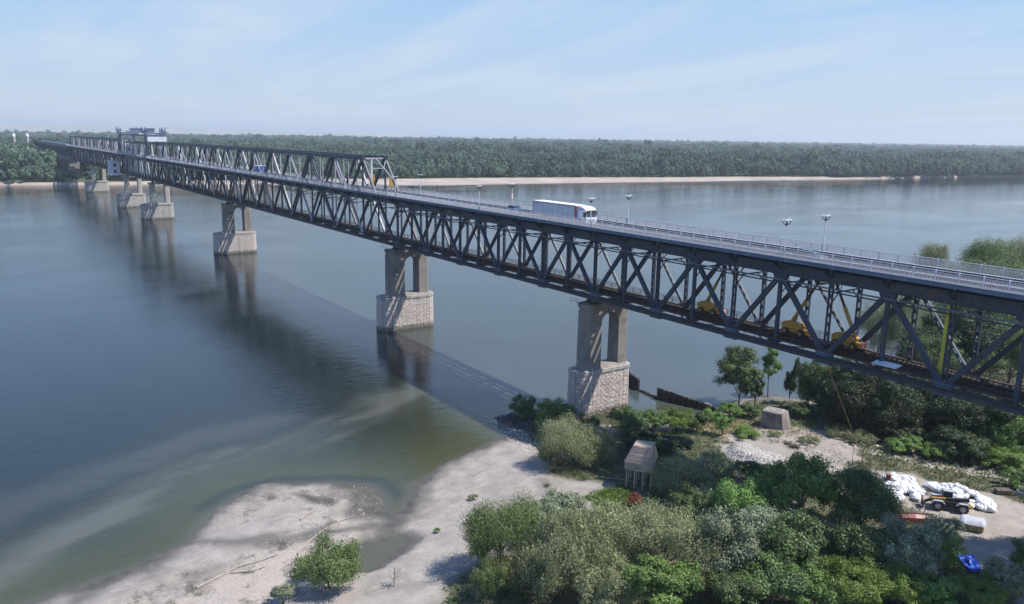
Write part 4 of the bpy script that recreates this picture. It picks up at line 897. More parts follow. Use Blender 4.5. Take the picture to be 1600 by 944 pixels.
# through truss
ZU = 45.2
H2 = (ZU-ZB-.4)
TD = {}
TD['up'] = seg_mesh((0, 0, ZB+.4), (20, 0, ZU), .75, .55, M['steel']); TD['dn'] = seg_mesh((0, 0, ZU), (20, 0, ZB+.4), .75, .55, M['steel'])
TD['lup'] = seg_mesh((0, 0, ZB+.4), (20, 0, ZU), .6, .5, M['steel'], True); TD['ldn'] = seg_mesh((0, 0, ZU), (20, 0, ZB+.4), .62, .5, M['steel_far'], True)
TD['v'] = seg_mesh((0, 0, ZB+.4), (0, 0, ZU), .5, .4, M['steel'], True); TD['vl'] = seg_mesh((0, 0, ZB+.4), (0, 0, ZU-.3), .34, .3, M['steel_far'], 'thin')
def through_truss(x0, x1, label, endl=True, endr=True):
    root = root_at('through_truss_bridge', x1, label, 'bridge'); deck(root, x0, x1, bay=4, nbal=12) if x0 > -450 else deck(root, x0, x1, bay=8, nbal=12); lower_deck(root, x0, x1, 10)
    for y in (0, YW):
        mb = MB(); mb.box(x0+20, x1-20, y-.42, y+.42, ZU-.5, ZU+.45); mb.box(x0+20, x1-20, y-.5, y+.5, ZU+.45, ZU+.52); Bd(root, mb, 'top_chord', M['steel'])
        mb = MB(); mb.box(x0, x1, y-.3, y+.3, 33.7, 35.0); Bd(root, mb, 'deck_girder', M['steel'])
        x = x0; k = 0; n = round((x1-x0)/20)
        while x < x1-.1:
            first = x == x0; last = x > x1-20.1
            # main zigzag (solid) and offset zigzag (laced)
            P_(root, TD['up' if k % 2 == 0 else 'dn'], 'diagonal', x, y)
            if not first and not last: P_(root, TD['lup' if k % 2 else 'ldn'], 'laced_diagonal', x, y)
            if k: P_(root, TD['v' if k % 2 else 'vl'], 'vertical', x, y)
            x += 20; k += 1
        x = x0+10; mv = seg_mesh((0, 0, ZB+.4), (0, 0, 33.8), .4, .35, M['steel'])
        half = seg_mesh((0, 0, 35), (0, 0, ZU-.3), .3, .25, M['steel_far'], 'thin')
        while x < x1:
            P_(root, mv, 'hanger', x, y)
            if x0+20 < x < x1-20: P_(root, half, 'hanger', x, y)
            x += 20
        # sub diagonals of the end panels
        mb = MB(); mb.beam((x1-10, y, 34), (x1-20, y, ZB+.4), .5, .5); mb.beam((x0+10, y, 34), (x0+20, y, ZB+.4), .5, .5); Bd(root, mb, 'end_brace', M['steel'])
    x = x0
    while x <= x1: P_(root, FLOORBEAM, 'floor_beam', x); P_(root, SWAY, 'sway_frame', x); x += 10
    mb = MB(); x = x0+20
    while x < x1-20.1:
        mb.beam((x, 0, ZU), (x, 7, ZU), .3, .35); mb.beam((x, 0, ZU), (x+20, 7, ZU), .22, .16); mb.beam((x, 7, ZU), (x+20, 0, ZU), .22, .16)
        mb.beam((x, .3, ZU-2.6), (x, 2.6, ZU-.2), .16, .16); mb.beam((x, 6.7, ZU-2.6), (x, 4.4, ZU-.2), .16, .16); x += 20
    Bd(root, mb, 'top_bracing', M['steel'])
    for xe, s in ((x1, -1), (x0, 1)):
        def q(y, z): return (xe+s*20*(z-22.8)/22.4+s*-.25, y, z)
        mb = MB(); mb.beam(q(.3, 45.1), q(6.7, 45.1), .3, .42); mb.beam(q(.3, 39.4), q(2.7, 44.9), .3, .34); mb.beam(q(6.7, 39.4), q(3.9, 44.9), .3, .34)
        mb.beam(q(1.55, 42.4), q(5.3, 42.4), .22, .24); mb.beam(q(.3, 44.4), q(1.55, 42.4), .2, .22); mb.beam(q(6.7, 44.4), q(5.3, 42.4), .2, .22); Bd(root, mb, 'portal_frame', M['steel_far'])  # sunlight on the portal is put into its pale colour
        mb = MB()
        for y in (0, YW): mb.box(xe+s*20-1.1, xe+s*20+1.1, y-.47, y+.47, ZU-1.6, ZU+.7)
        Bd(root, mb, 'portal_gusset', M['steel'])
    return root
through_truss(-400, -80, 'long through truss between the lift bridge and the white portal')
through_truss(-806, -486, 'far through truss left of the lift bridge, reaching the far bank')
# lift span with its towers
root = root_at('lift_bridge', -400, 'vertical lift span with blue towers, machine house and white counterweights', 'lift bridge')
deck(root, -486, -400, bay=86/11, nbal=12); lower_deck(root, -486, -400, 86/8)
for y in (0, YW):
    mb = MB(); mb.box(-485.5, -400.5, y-.4, y+.4, 43.8, 44.7); Bd(root, mb, 'top_chord', M['steel'])
    mb = MB(); mb.box(-485.5, -400.5, y-.3, y+.3, 33.7, 35.0); Bd(root, mb, 'deck_girder', M['steel'])
    for i in range(8):
        xa = -486+86/8*i; xb = xa+86/8; mb = MB(); mb.beam((xa+.3, y, 23 if i % 2 == 0 else 44), (xb-.3, y, 44 if i % 2 == 0 else 23), .5, .55); Bd(root, mb, 'diagonal', M['steel_far'] if i % 2 else M['fascia'])
        mb = MB(); mb.box(xa-.2, xa+.2, y-.2, y+.2, 23, 44); Bd(root, mb, 'vertical', M['steel_far'])
for xt, s in ((-404, 1), (-494, -1)):
    for y in (-.8, 7.8):
        for dx in (-3.5, 3.5):
            mb = MB(); mb.box(xt+dx-.35, xt+dx+.35, y-.3, y+.3, 34, 53.2); Bd(root, mb, 'tower_leg', M['fascia'])
        mb = MB()
        for i in range(4):
            z = 36+3.6*i; mb.beam((xt-3.5, y, z), (xt+3.5, y, z+3.6), .2, .25); mb.beam((xt+3.5, y, z), (xt-3.5, y, z+3.6), .2, .25); mb.beam((xt-3.5, y, z), (xt+3.5, y, z), .2, .25)
        Bd(root, mb, 'tower_bracing', M['fascia'])
    mb = MB(); mb.box(xt-4.5, xt+4.5, -2.2, 9.2, 50.0, 50.6); mb.box(xt-4.3, xt+4.3, -2.0, 9.0, 48.6, 49.1); Bd(root, mb, 'tower_platform', M['fascia'])
    mb = MB()
    for y in (-1.6, 8.6): mb.tube((xt-2, y-.3, 52.0), (xt-2, y+.3, 52.0), 1.2, n=16); mb.tube((xt+2, y-.3, 52.0), (xt+2, y+.3, 52.0), 1.2, n=16)
    Bd(root, mb, 'sheave', M['steel_far'])
    mb = MB()
    for x in (xt-4.4, xt+4.4):
        for y in (-2.1, 9.1): mb.box(x-.25, x+.25, y-.25, y+.25, 50.6, 53.8)
    mb.box(xt-4.4, xt+4.4, -2.15, -2.05, 51.5, 51.6); mb.box(xt-4.4, xt+4.4, 9.05, 9.15, 51.5, 51.6); mb.box(xt+4.35, xt+4.45, -2.1, 9.1, 51.6, 51.7); Bd(root, mb, 'platform_railing', M['fascia'])
mb = MB(); mb.box(-397.2, -395.6, -1.6, 8.8, 45.6, 48.9); Bd(root, mb, 'counterweight', M['panel'])
mb = MB(); mb.box(-397.6, -395.2, -2.0, 9.0, 49.2, 49.7); Bd(root, mb, 'counterweight_beam', M['fascia'])
mb = MB(); mb.box(-484, -452, -1, 8, 49.2, 49.6); mb.box(-452, -408, 1, 2, 48.7, 49.3); mb.box(-452, -408, 6, 7, 48.7, 49.3); mb.box(-490, -400, -1.2, -.7, 48.6, 49.4); mb.box(-490, -400, 7.7, 8.2, 48.6, 49.4); Bd(root, mb, 'machine_deck', M['fascia'])
mb = MB(); mb.box(-455, -424, -1.0, 8.0, 49.6, 52.6); Bd(root, mb, 'machine_house', M['panel'])
mb = MB(); mb.prism([(-1.6, 52.6), (8.6, 52.6), (7.6, 53.3), (-.6, 53.3)], -456, -423, 'x'); Bd(root, mb, 'machine_house_roof', M['fascia'])
for i in range(6):
    mb = MB(); mb.box(-453+5*i, -450+5*i, -1.06, -1.0, 50.4, 52.0); Bd(root, mb, 'machine_house_window', M['glass'])
# white cabin on the bridge side
root = empty('cabin', (-506, -4.6, 21), 0, 'white cabin with two small windows hung on the side of the lift pier', 'cabin')
mb = MB(); mb.box(-5, 5, -3, 3, 0, 9.6); mb.build('wall', M['panel'], root)
mb = MB(); mb.box(-5.3, 5.3, -3.3, 3.3, 9.6, 10); mb.build('roof', M['steel_far'], root)
for z in (1.8, 6.0):
    mb = MB(); mb.box(5.0, 5.06, -.9, .9, z, z+2.1); mb.build('window', M['glass'], root)
    mb = MB(); mb.box(-.4, 1.7, -3.06, -3.0, z, z+2.1); mb.build('window', M['glass'], root)
mb = MB(); mb.box(-5.4, 5.4, -3.4, 4, -.6, 0); mb.build('platform', M['steel'], root)
# far approach: arches on land and the ramp curving away
root = empty('approach_viaduct', (-810, 3.5, 2.6), 0, 'grey approach viaduct with arches on the far bank', 'viaduct')
for i in range(5):
    mb = MB(); x = -2-i*26; mb.box(x-2, x+2, -5, 5, -1, 20); mb.build('support', M['conc'], root)
    if i < 4:
        pts = [(x, 20), (x, 12)]+[(x-13-11*math.cos(t), 12+7*math.sin(t)) for t in [math.pi-math.pi*k/10 for k in range(11)]][::1]+[(x-26, 12), (x-26, 20)]
        pts = [(x-2, 20.0)]+[(x-2-22*(k/10), 11+7.5*math.sin(math.pi*k/10)) for k in range(11)]+[(x-24, 20.0)]
        mb = MB(); mb.prism(pts, -4.5, 4.5, 'y'); mb.build('arch', M['conc'], root)
mb = MB(); mb.box(-400, 4, -3.5, 3.5, 30.5, 33.2)
for i in range(14): mb.box(-400+29*i, -398+29*i, -3, 3, 0, 30.5)
mb.build('road_deck', M['steel'], root)
mb = MB(); mb.box(-400, 4, -5.6, 5.6, 33.2, 33.5); mb.box(-400, 4, -5.6, -5.5, 33.5, 34.5); mb.box(-400, 4, 5.5, 5.6, 33.5, 34.5); mb.build('parapet', M['fascia'], root)
mb = MB(); mb.box(-150, 2, -4.5, 4.5, 20, 20.8); mb.build('rail_deck', M['conc'], root)
# the two pale gate towers on the far bank
for i, (x, y) in enumerate(((-1314, -20), (-1384, 2))):
    root = empty('gate_tower', (x, y, 3), .4, ('left' if i == 0 else 'right')+' one of the two white gate towers above the far trees', 'tower')
    mb = MB()
    for a in (-2.0, 2.0): mb.box(a-.6, a+.6, -1.5, 1.5, 0, 37)
    mb.build('pillar', M['conc_lt'], root); mb = MB(); mb.box(-2.7, 2.7, -1.8, 1.8, 37, 39.5); mb.box(-2, 2, -1.5, 1.5, 39.5, 41.5); mb.build('top', M['white'], root)
M['pile'] = mat('rusted_sheet_piling', (.035, .028, .026), (.07, .045, .035), 1.5, .85, coord='World'); M['hutwall'] = mat('hut_concrete', (.40, .33, .25), (.30, .245, .185), 1.2, .9, 0, .3, 8, c3=(.2, .16, .12), s3=.6); M['hutroof'] = mat('hut_roof_planks', (.33, .265, .235), (.22, .175, .155), 2, .9, 0, .3, 8, objvar=.2)
M['rockb'] = mat('brown_twigs', (.13,.09,.06), (.2,.14,.09), 3, .9)
# ------------------------------------------------------------------ lamps on the deck
def lamp(X, Y, label, sign=False):
    root = empty('street_lamp', (X, Y, 36.05), 0, label, 'street lamp', 'lamps along the bridge deck')
    mb = MB(); mb.tube((0, 0, 0), (0, 0, .9), .13, .11, 10); mb.tube((0, 0, .9), (0, 0, 4.6), .085, .06, 8); mb.tube((0, 0, .88), (0, 0, .96), .15, n=10); mb.build('pole', M['steel_lt'], root)
    mb = MB(); mb.tube((0, 0, 4.45), (0, 0, 4.75), .12, .2, 8)
    for k in range(4):
        a = math.pi/4+k*math.pi/2; c, s = math.cos(a), math.sin(a)
        mb.tube((0, 0, 4.6), (.35*c, .35*s, 4.65), .05, n=5); mb.tube((.35*c, .35*s, 4.65), (.55*c, .55*s, 5.0), .05, n=5); mb.tube((.55*c, .55*s, 4.98), (.55*c, .55*s, 5.06), .1, n=8)
    mb.build('bracket', M['steel'], root)
    for k in range(4):
        a = math.pi/4+k*math.pi/2; mb = MB(); sphere(mb, (.55*math.cos(a), .55*math.sin(a), 5.17), .12, 8, 5); mb.build('globe', M['white'], root, smooth=True)
    mb = MB(); mb.beam((0, .1, 5.1), (.12, .6, 5.4), .16, .07); mb.beam((0, -.1, 5.1), (-.1, -.45, 5.35), .16, .07); mb.build('floodlight', M['white'], root)
    if sign:
        for z in (2.1, 2.75): mb = MB(); mb.tube((.08, 0, z), (.12, 0, z), .3, n=16); mb.build('round_sign', M['white'], root); mb = MB(); mb.tube((.121, 0, z), (.126, 0, z), .3, n=16); o = mb.build('sign_ring', [M['redp']], root); mb = MB(); mb.tube((.127, 0, z), (.13, 0, z), .22, n=16); mb.build('sign_face', M['white'], root)
    return root
lamp(-74.9, -2.32, 'street lamp on the near railing beside the portal of the through truss')
lamp(-34.8, -2.32, 'street lamp on the near railing behind the blue car')
lamp(2.4, -2.32, 'street lamp on the near railing in front of the truck cab')
lamp(43.3, -2.32, 'street lamp on the near railing above the boom lifts')
lamp(-82, 8.8, 'street lamp on the far railing seen against the far beach')
lamp(-38.2, 8.8, 'street lamp on the far railing carrying two round signs', True)
lamp(.2, 8.8, 'street lamp on the far railing ahead of the truck')
lamp(41.9, 8.8, 'rightmost street lamp, on the far railing against the water')
# ------------------------------------------------------------------ vehicles
def wheel(root, x, y, z, r, w, m_=None, name='wheel', hub='steel_lt'):
    mb = MB(); mb.tube((x, y-w/2, z), (x, y+w/2, z), r, n=18); o = mb.build(name, m_ or M['black'], root)
    mb = MB(); mb.tube((x, y-w/2-.015, z), (x, y+w/2+.015, z), r*.52, n=14); mb.tube((x, y-w/2-.04, z), (x, y+w/2+.04, z), r*.2, n=8); mb.build('rim', M[hub], o); return o
def lorry(X, Y, Z):
    root = empty('lorry', (X, Y, Z), 0, 'white articulated lorry with grey curtain trailer driving right on the bridge', 'lorry')
    mb = MB(); mb.box(-13.6, 0, -1.25, 1.25, 1.12, 3.62); mb.build('trailer', M['curtain'], root)
    mb = MB(); mb.box(-13.65, .05, -1.29, 1.29, 3.62, 3.74); mb.build('trailer_roof', M['white'], root)
    mb = MB(); mb.box(-13.66, -13.56, -1.3, 1.3, 1.05, 3.64); mb.box(-13.6, 0, -1.28, 1.28, 1.0, 1.14); mb.box(-13.6, -.0, -1.29, -1.245, 3.5, 3.62); mb.build('trailer_frame', M['steel'], root)
    mb = MB(); mb.box(-.35, .06, -1.285, 1.285, 1.12, 3.5); mb.build('front_corner', M['redp'], root)
    for i in range(1, 9):
        mb = MB(); mb.box(-13.5+1.6*i, -13.44+1.6*i, -1.27, -1.25, 1.14, 3.5); mb.build('curtain_strap', M['steel_far'], root)
    mb = MB()
    for i, w in enumerate((.14, .1, .12, .16, .1)): mb.box(-13.2+.27*i, -13.2+.27*i+w, -1.262, -1.25, 3.05, 3.3 if i % 2 else 3.22)
    mb.build('lettering', M['steel'], root)
    mb = MB(); mb.box(-13.3, 2.6, -.5, .5, .75, 1.0); mb.build('chassis', M['black'], root)
    mb = MB(); mb.box(-9.2, -6.0, -1.2, -1.12, .5, 1.0); mb.box(-5.8, -3, -1.22, -1.1, .5, 1.0); mb.build('side_guard', M['steel_far'], root)
    for x in (-11.6, -10.3, -9.0, -.6, 2.45):
        for y in (-1.08, 1.08): wheel(root, x, y, .5, .5, .32)
    # cab: side profile extruded across
    pr = [(.75, .55), (2.95, .35), (3.12, .6), (3.12, 1.75), (2.92, 2.95), (2.55, 3.35), (1.6, 3.62), (.85, 3.66), (.75, 3.1)]
    mb = MB(); mb.prism(pr, -1.24, 1.24, 'y'); mb.build('cab', M['white'], root)
    mb = MB(); mb.prism([(3.135, 1.78), (3.155, 1.8), (2.965, 2.88), (2.945, 2.88)], -1.12, 1.12, 'y'); mb.build('windscreen', M['glass'], root)
    mb = MB(); mb.prism([(2.95, 2.9), (3.25, 2.82), (3.22, 2.92), (2.93, 3.04)], -1.1, 1.1, 'y'); mb.build('sun_visor', M['black'], root)
    for s in (-1, 1):
        o = [(2.1, 1.8), (2.98, 1.7), (2.85, 2.65), (2.15, 2.65)]
        mb = MB(); mb.prism(o, s*1.24, s*1.262, 'y'); mb.build('side_window', M['glass'], root)
        mb = MB(); mb.prism([(.1, 1.2), (.75, 1.0), (.75, 3.55), (.45, 3.3), (.1, 3.2)], s*1.2, s*1.15, 'y'); mb.build('side_fairing', M['bluegrey'], root)
        mb = MB(); mb.prism([(.8, .55), (2.0, .5), (2.35, 1.1), (2.05, 1.35), (.8, 1.35)], s*1.242, s*1.27, 'y'); mb.build('side_skirt', M['darkblue'], root)
        mb = MB(); mb.box(2.9, 3.1, s*1.34-.1, s*1.34+.1, 2.0, 2.7); mb.box(2.9, 3.0, s*1.2-.1, s*1.3+.1, 2.72, 2.78); mb.build('mirror', M['black'], root)
        mb = MB(); mb.box(3.1, 3.15, s*.95-.2, s*.95+.2, .62, .85); mb.build('headlight', M['panel'], root)
        mb = MB(); mb.prism([(1.0, 2.95), (2.3, 3.05), (1.9, 3.3), (1.0, 3.35)], s*1.242, s*1.255, 'y'); mb.build('deflector_stripe', M['bluegrey'], root)
    mb = MB()
    for z in (1.0, 1.18, 1.36): mb.box(3.12, 3.16, -.85, .85, z, z+.07)
    mb.box(3.1, 3.2, -1.2, 1.2, .38, .55); mb.build('grille', M['steel_far'], root)
    return root
M['curtain'] = mat('grey_trailer_curtain', (.50, .53, .57), (.42, .45, .5), .8, .5, 0, .2, 2)
M['bluegrey'] = mat('blue_grey_fairing', (.25, .33, .5), None, 1, .4)
M['darkblue'] = mat('dark_blue_skirt', (.02, .03, .09), None, 1, .5)
lorry(-5.2, 1.75, 35.556)
def car(X, Y, Z, m_, label, dirn=1, van=False):
    root = empty('car', (X, Y, Z), 0 if dirn > 0 else math.pi, label, 'car')
    lo = [(-2.15, .35), (2.15, .35), (2.2, .7), (1.95, .85), (1.1, .95), (-1.9, .98), (-2.18, .85)]
    mb = MB(); mb.prism(lo, -.87, .87, 'y'); mb.build('body', m_, root)
    up = [(-1.85, .96), (1.15, .94), (.45, 1.42), (-1.2, 1.46)]; tp = [(-1.6, .98), (.95, .96), (.38, 1.40), (-1.12, 1.44)]
    mb = MB(); mb.prism(up, -.76, .76, 'y'); mb.build('glasshouse', M['glass'], root)
    mb = MB(); mb.prism([(-1.2, 1.44), (.42, 1.41), (.35, 1.47), (-1.1, 1.5)], -.72, .72, 'y'); mb.build('roof', m_, root)
    for x in (-1.35, 1.35):
        for y in (-.8, .8): wheel(root, x, y, .32, .32, .2)
    for s in (-1, 1): mb = MB(); mb.box(2.1, 2.21, s*.62-.15, s*.62+.15, .6, .76); mb.build('headlight', M['panel'], root)
    return root
M['carblue'] = mat('blue_car_paint', (.04, .09, .22), None, 1, .25); M['cargrey'] = mat('grey_car_paint', (.07, .08, .1), None, 1, .25)
car(-32.5, 5.0, 35.556, M['carblue'], 'dark blue car driving left behind the lorry', -1)
car(44.6, 1.9, 35.556, M['cargrey'], 'dark grey car beside the lamp at the right of the bridge', 1)
def small_truck(X, Y, Z):
    root = empty('box_truck', (X, Y, Z), 0, 'blue box truck driving inside the through truss', 'truck')
    mb = MB(); mb.box(-7, 0, -1.25, 1.25, 1.0, 3.6); mb.build('body', M['bluep'], root); mb = MB(); mb.box(-7.05, .05, -1.28, 1.28, 3.6, 3.72); mb.build('roof', M['panel'], root)
    mb = MB(); mb.prism([(.3, .5), (2.3, .5), (2.35, 1.5), (2.1, 2.7), (.3, 2.8)], -1.2, 1.2, 'y'); mb.build('cab', M['bluep'], root)
    mb = MB(); mb.prism([(2.34, 1.55), (2.38, 1.55), (2.16, 2.5), (2.12, 2.5)], -1.05, 1.05, 'y'); mb.build('windscreen', M['glass'], root)
    for x in (-5.5, -4.3, 1.4):
        for y in (-1.05, 1.05): wheel(root, x, y, .48, .48, .3)
small_truck(-197, 1.9, 35.556)
for i, (x, l) in enumerate(((-111, 'yellow traffic board on the far side of the deck, left of the portal'), (-98.5, 'yellow traffic board on the far side, seen through the portal'))):
    root = empty('traffic_board', (x, 8.2, 36.05), 0, l, 'sign'); mb = MB(); mb.box(-.05, .05, -.05, .05, 0, 1.2); mb.build('post', M['steel'], root)
    mb = MB(); mb.box(-.08, .08, -.65, .65, 1.1, 3.9); mb.build('board', M['yellow'], root)
# boom lifts on the railway deck
def boom_lift(X, label, boomdir, ang, ln, basket=True):
    root = empty('boom_lift', (X, 3.5, 24.2), 0, label, 'boom lift', 'yellow boom lifts on the railway deck')
    mb = MB(); mb.box(-1.75, 1.75, -.75, .75, .45, .85); mb.box(-2.05, -1.75, -.6, .6, .4, .8); mb.box(1.75, 2.05, -.6, .6, .4, .8); mb.build('chassis', M['yellow'], root)
    for x in (-1.3, 1.3):
        for y in (-.95, .95): wheel(root, x, y, .5, .5, .38, hub='yellow')
    mb = MB(); mb.prism([(-1.9, .95), (.9, .95), (1.1, 1.3), (.8, 1.85), (-.6, 2.15), (-1.7, 1.8), (-2.0, 1.4)], -.95, -.15, 'y'); mb.prism([(-1.9, .95), (.9, .95), (1.1, 1.3), (.6, 1.7), (-1.7, 1.7), (-2.0, 1.4)], .15, .95, 'y'); mb.box(-1.5, .7, -.15, .15, .9, 1.5); mb.build('turret', M['yellow'], root)
    mb = MB(); mb.box(1.95, 2.5, -.7, .7, .35, 1.0); mb.build('warning_board', M['orange'], root)
    mb = MB(); mb.box(2.505, 2.52, -.6, -.3, .4, .95); mb.box(2.505, 2.52, .3, .6, .4, .95); mb.build('stripe', M['white'], root)
    a = R(ang); s = boomdir; p = Vector((-1.0*s, 0, 1.6)); q = p+Vector((s*math.cos(a), 0, math.sin(a)))*ln*.55; r_ = p+Vector((s*math.cos(a), 0, math.sin(a)))*ln
    mb = MB(); mb.beam(p, q, .34, .4); mb.build('boom', M['yellow'], root); mb = MB(); mb.beam(p.lerp(q, .9), r_, .24, .28); mb.build('boom_extension', M['rust'] if ang > 57 else M['yellow'], root)
    mb = MB(); mb.beam(p+Vector((.5*s, 0, -.4)), p.lerp(q, .45)-Vector((0, 0, .25)), .14, .14); mb.build('cylinder', M['steel'], root)
    if basket:
        mb = MB(); c = r_+Vector((.5*s, 0, -.3)); mb.box(c.x-.5, c.x+.5, -1, 1, c.z, c.z+.06)
        for z in (.5, 1.05):
            for y in (-1, 1): mb.beam((c.x-.5, y, c.z+z), (c.x+.5, y, c.z+z), .04, .04)
            for x in (-.5, .5): mb.beam((c.x+x, -1, c.z+z), (c.x+x, 1, c.z+z), .04, .04)
        for x in (-.5, .5):
            for y in (-1, 1): mb.beam((c.x+x, y, c.z), (c.x+x, y, c.z+1.05), .04, .04)
        mb.build('basket', M['steel'], root)
    return root
boom_lift(26.2, 'leftmost yellow boom lift on the railway deck, its boom raised to the right', 1, 62, 7.2)
boom_lift(42.4, 'middle yellow boom lift on the railway deck, its boom raised to the right', 1, 60, 7.8)
boom_lift(50.6, 'rightmost yellow boom lift on the railway deck, its boom leaning left', -1, 62, 8.0)
mb = MB()
mb.box(-.2, .2, -.16, .16, 0, 9.4)
for i in range(9): mb.box(-.23, .23, -.19, .19, .5+i, .6+i)
mb.tube((-.35, 0, 0), (-.35, 0, 2.2), .14, n=8); mb.box(-.6, .6, -.5, .5, -.2, .1)
tag(mb.build('mast', M['mast'], None, (64.6, .8, 23.6)), 'tall yellow lifting mast standing on the railway deck at the right', 'mast')
mb = MB(); mb.box(-1.6, 1.6, -.8, .8, 0, .08); mb.box(-1.5, -1.2, -.7, .7, -.3, 0); tag(mb.build('sheet_board', M['panel'], None, (58.6, -.6, 24.35), rot=(.1, 0, .05)), 'pale flat board lying on the lower walkway left of the yellow mast', 'board')
# ------------------------------------------------------------------ things on the bank
root = empty('gauge_hut', (31.9, -16.1, ground_z(31.9, -16.1)-.1), R(35), 'old concrete hut with sloping ribbed roof standing on tall thin piles', 'hut')
z1, z2, z3 = 3.1, 4.3, 6.7
mb = MB(); mb.box(-2.1, 2.1, -2.0, 2.0, z1, z1+.25); mb.build('floor_slab', M['conc_lt'], root)
mb = MB(); b0 = [(-2.1, -2.0), (2.1, -2.0), (2.1, 2.0), (-2.1, 2.0)]; b1 = [(-1.0, -1.1), (1.6, -1.1), (1.6, 1.1), (-1.0, 1.1)]
mb.prism(b0, z1+.255, z2); mb.build('wall', M['hutwall'], root); mb = MB(); mb.prism(b0, z2, z3, 'z', b1); mb.build('roof', M['hutwall'], root)
def lerp3(a, b, t): return tuple(a[i]+(b[i]-a[i])*t for i in range(3))
P0, P1, P2, P3 = (-2.1, -2.0, z2), (2.1, -2.0, z2), (1.6, -1.1, z3), (-1.0, -1.1, z3)
def ribs(A, B, C_, D, nrm, n=9):
    for i in range(n):
        mb = MB(); t = i/n; t2 = (i+.9)/n; a, b_ = lerp3(A, D, t), lerp3(B, C_, t); c, d_ = lerp3(B, C_, t2), lerp3(A, D, t2)
        e = [Vector(v)+Vector(nrm)*k for v, k in ((a, .12), (b_, .12), (c, .05), (d_, .05))]; mb.add([a, b_, c, d_]+e, [(0,3,2,1),(4,5,6,7),(0,1,5,4),(1,2,6,5),(2,3,7,6),(3,0,4,7)]); mb.build('roof_plank', M['hutroof'], root)
M_nrm = (0, -.96, .28)
ribs(P0, P1, P2, P3, M_nrm)
ribs((-2.1, 2.0, z2), (-2.1, -2.0, z2), (-1.0, -1.1, z3), (-1.0, 1.1, z3), (-.95, 0, .3))
mb = MB(); mb.box(2.1, 2.14, .5, 1.5, z1+.4, z2-.1); mb.build('window', M['glass'], root)
for x in (-1.8, -.6, .6, 1.8):
    for y in (-1.7, 0, 1.7):
        mb = MB(); mb.beam((x, y, -.3), (x, y, z1), .2, .2); mb.build('pile', M['hutwall'], root)
root = empty('concrete_block', (26.9, 22.3, ground_z(26.9, 22.3)), R(20), 'large weathered concrete block with one slanting corner by the river', 'concrete block')
mb = MB(); mb.prism([(-2.2, -1.7), (.6, -1.9), (2.0, -1.7), (2.8, -.5), (2.5, 1.6), (.3, 1.9), (-2.1, 1.7)], -.5, 2.9, 'z', [(-2.1, -1.5), (.5, -1.75), (1.3, -1.4), (1.5, -.5), (1.7, 1.3), (.2, 1.6), (-2.0, 1.5)]); mb.build('block', M['conc'], root)
mb = MB()
for i in range(26): x, y = random.uniform(-2.2, 1.2), random.uniform(-1.4, 1.4); sphere(mb, (x, y, 2.9), random.uniform(.1, .3), 6, 4, (1, 1, .5))
mb.build('rubble', M['conc_lt'], root)
# steel sheet piles
def sheetwall(pts, label, h0, h1, zbase=-.6):
    root = empty('sheet_pile_wall', (pts[0][0], pts[0][1], 0), 0, label, 'sheet piling'); k = 0
    for (xa, ya), (xb, yb) in zip(pts[:-1], pts[1:]):
        Ln = math.hypot(xb-xa, yb-ya); n = max(1, round(Ln/.55)); ux, uy = (xb-xa)/Ln, (yb-ya)/Ln
        for i in range(n):
            s = (i+.5)/n*Ln; cx, cy = xa+ux*s, ya+uy*s; o = .14*(1 if k % 2 else -1); h = h0+(h1-h0)*k/max(1, sum(max(1, round(math.hypot(c-a, d_-b_)/.55)) for (a, b_), (c, d_) in zip(pts[:-1], pts[1:])))+random.uniform(-.08, .12)
            mb = MB(); px, py = -uy*o, ux*o; mb.beam((cx-ux*.3+px-pts[0][0], cy-uy*.3+py-pts[0][1], (zbase+h)/2), (cx+ux*.3+px-pts[0][0], cy+uy*.3+py-pts[0][1], (zbase+h)/2), .3, h-zbase); mb.build('sheet_pile', M['pile'], root); k += 1
sheetwall([(-9.5, 20.0), (-3.9, 18.2)], 'short dark sheet pile wall in the water just right of the first pier', 2.5, 2.3)
sheetwall([(-3.9, 18.2), (2.0, 17.6)], 'low cut off row of sheet piles between the two higher walls', .35, .45)
sheetwall([(2.0, 17.6), (14.8, 21.5)], 'long dark sheet pile wall running to the shore below the poplars', 2.4, .9)
mb = MB(); mb.add([(2.4, 18.1, .3), (15.2, 22.0, 1.0), (14.5, 25.5, .2), (4, 21, -.4), (8.6, 20.3, 1.5), (9, 23, .4)], [(0, 4, 5, 3), (4, 1, 2, 5)]); tag(mb.build('rubble_bank', M['conc_lt']), 'rubble fill heaped behind the long sheet pile wall', 'rubble')
# riprap and loose stones
def rocks(name, n, fn, rmin, rmax, m_, label, cat, seed, flat=.7):
    rs = random.Random(seed); mb = MB()
    for i in range(n):
        x, y = fn(rs); r = rs.uniform(rmin, rmax)*(1.6 if rs.random() < .1 else 1); z = ground_z(x, y) if n < 2500 else ZC(x, y)
        a = rs.uniform(0, 6.3); vs = []
        for k in range(4): t = a+k*math.pi/2; vs.append((x+r*math.cos(t)*rs.uniform(.7, 1.2), y+r*math.sin(t)*rs.uniform(.7, 1.2), z+r*flat*rs.uniform(-.2, .3)))
        vs.append((x+rs.uniform(-.2, .2)*r, y+rs.uniform(-.2, .2)*r, z+r*flat*rs.uniform(.7, 1.2)))
        mb.add(vs, [(0, 1, 4), (1, 2, 4), (2, 3, 4), (3, 0, 4)])
    return tag(mb.build(name, m_), label, cat, kind='stuff')
M['rockd'] = mat('dark_wet_rocks', (.05, .045, .05), (.09, .08, .08), .8, .7, coord='World'); M['rockl'] = mat('light_stones', (.42, .38, .34), (.27, .24, .215), 1.1, .9, coord='World')
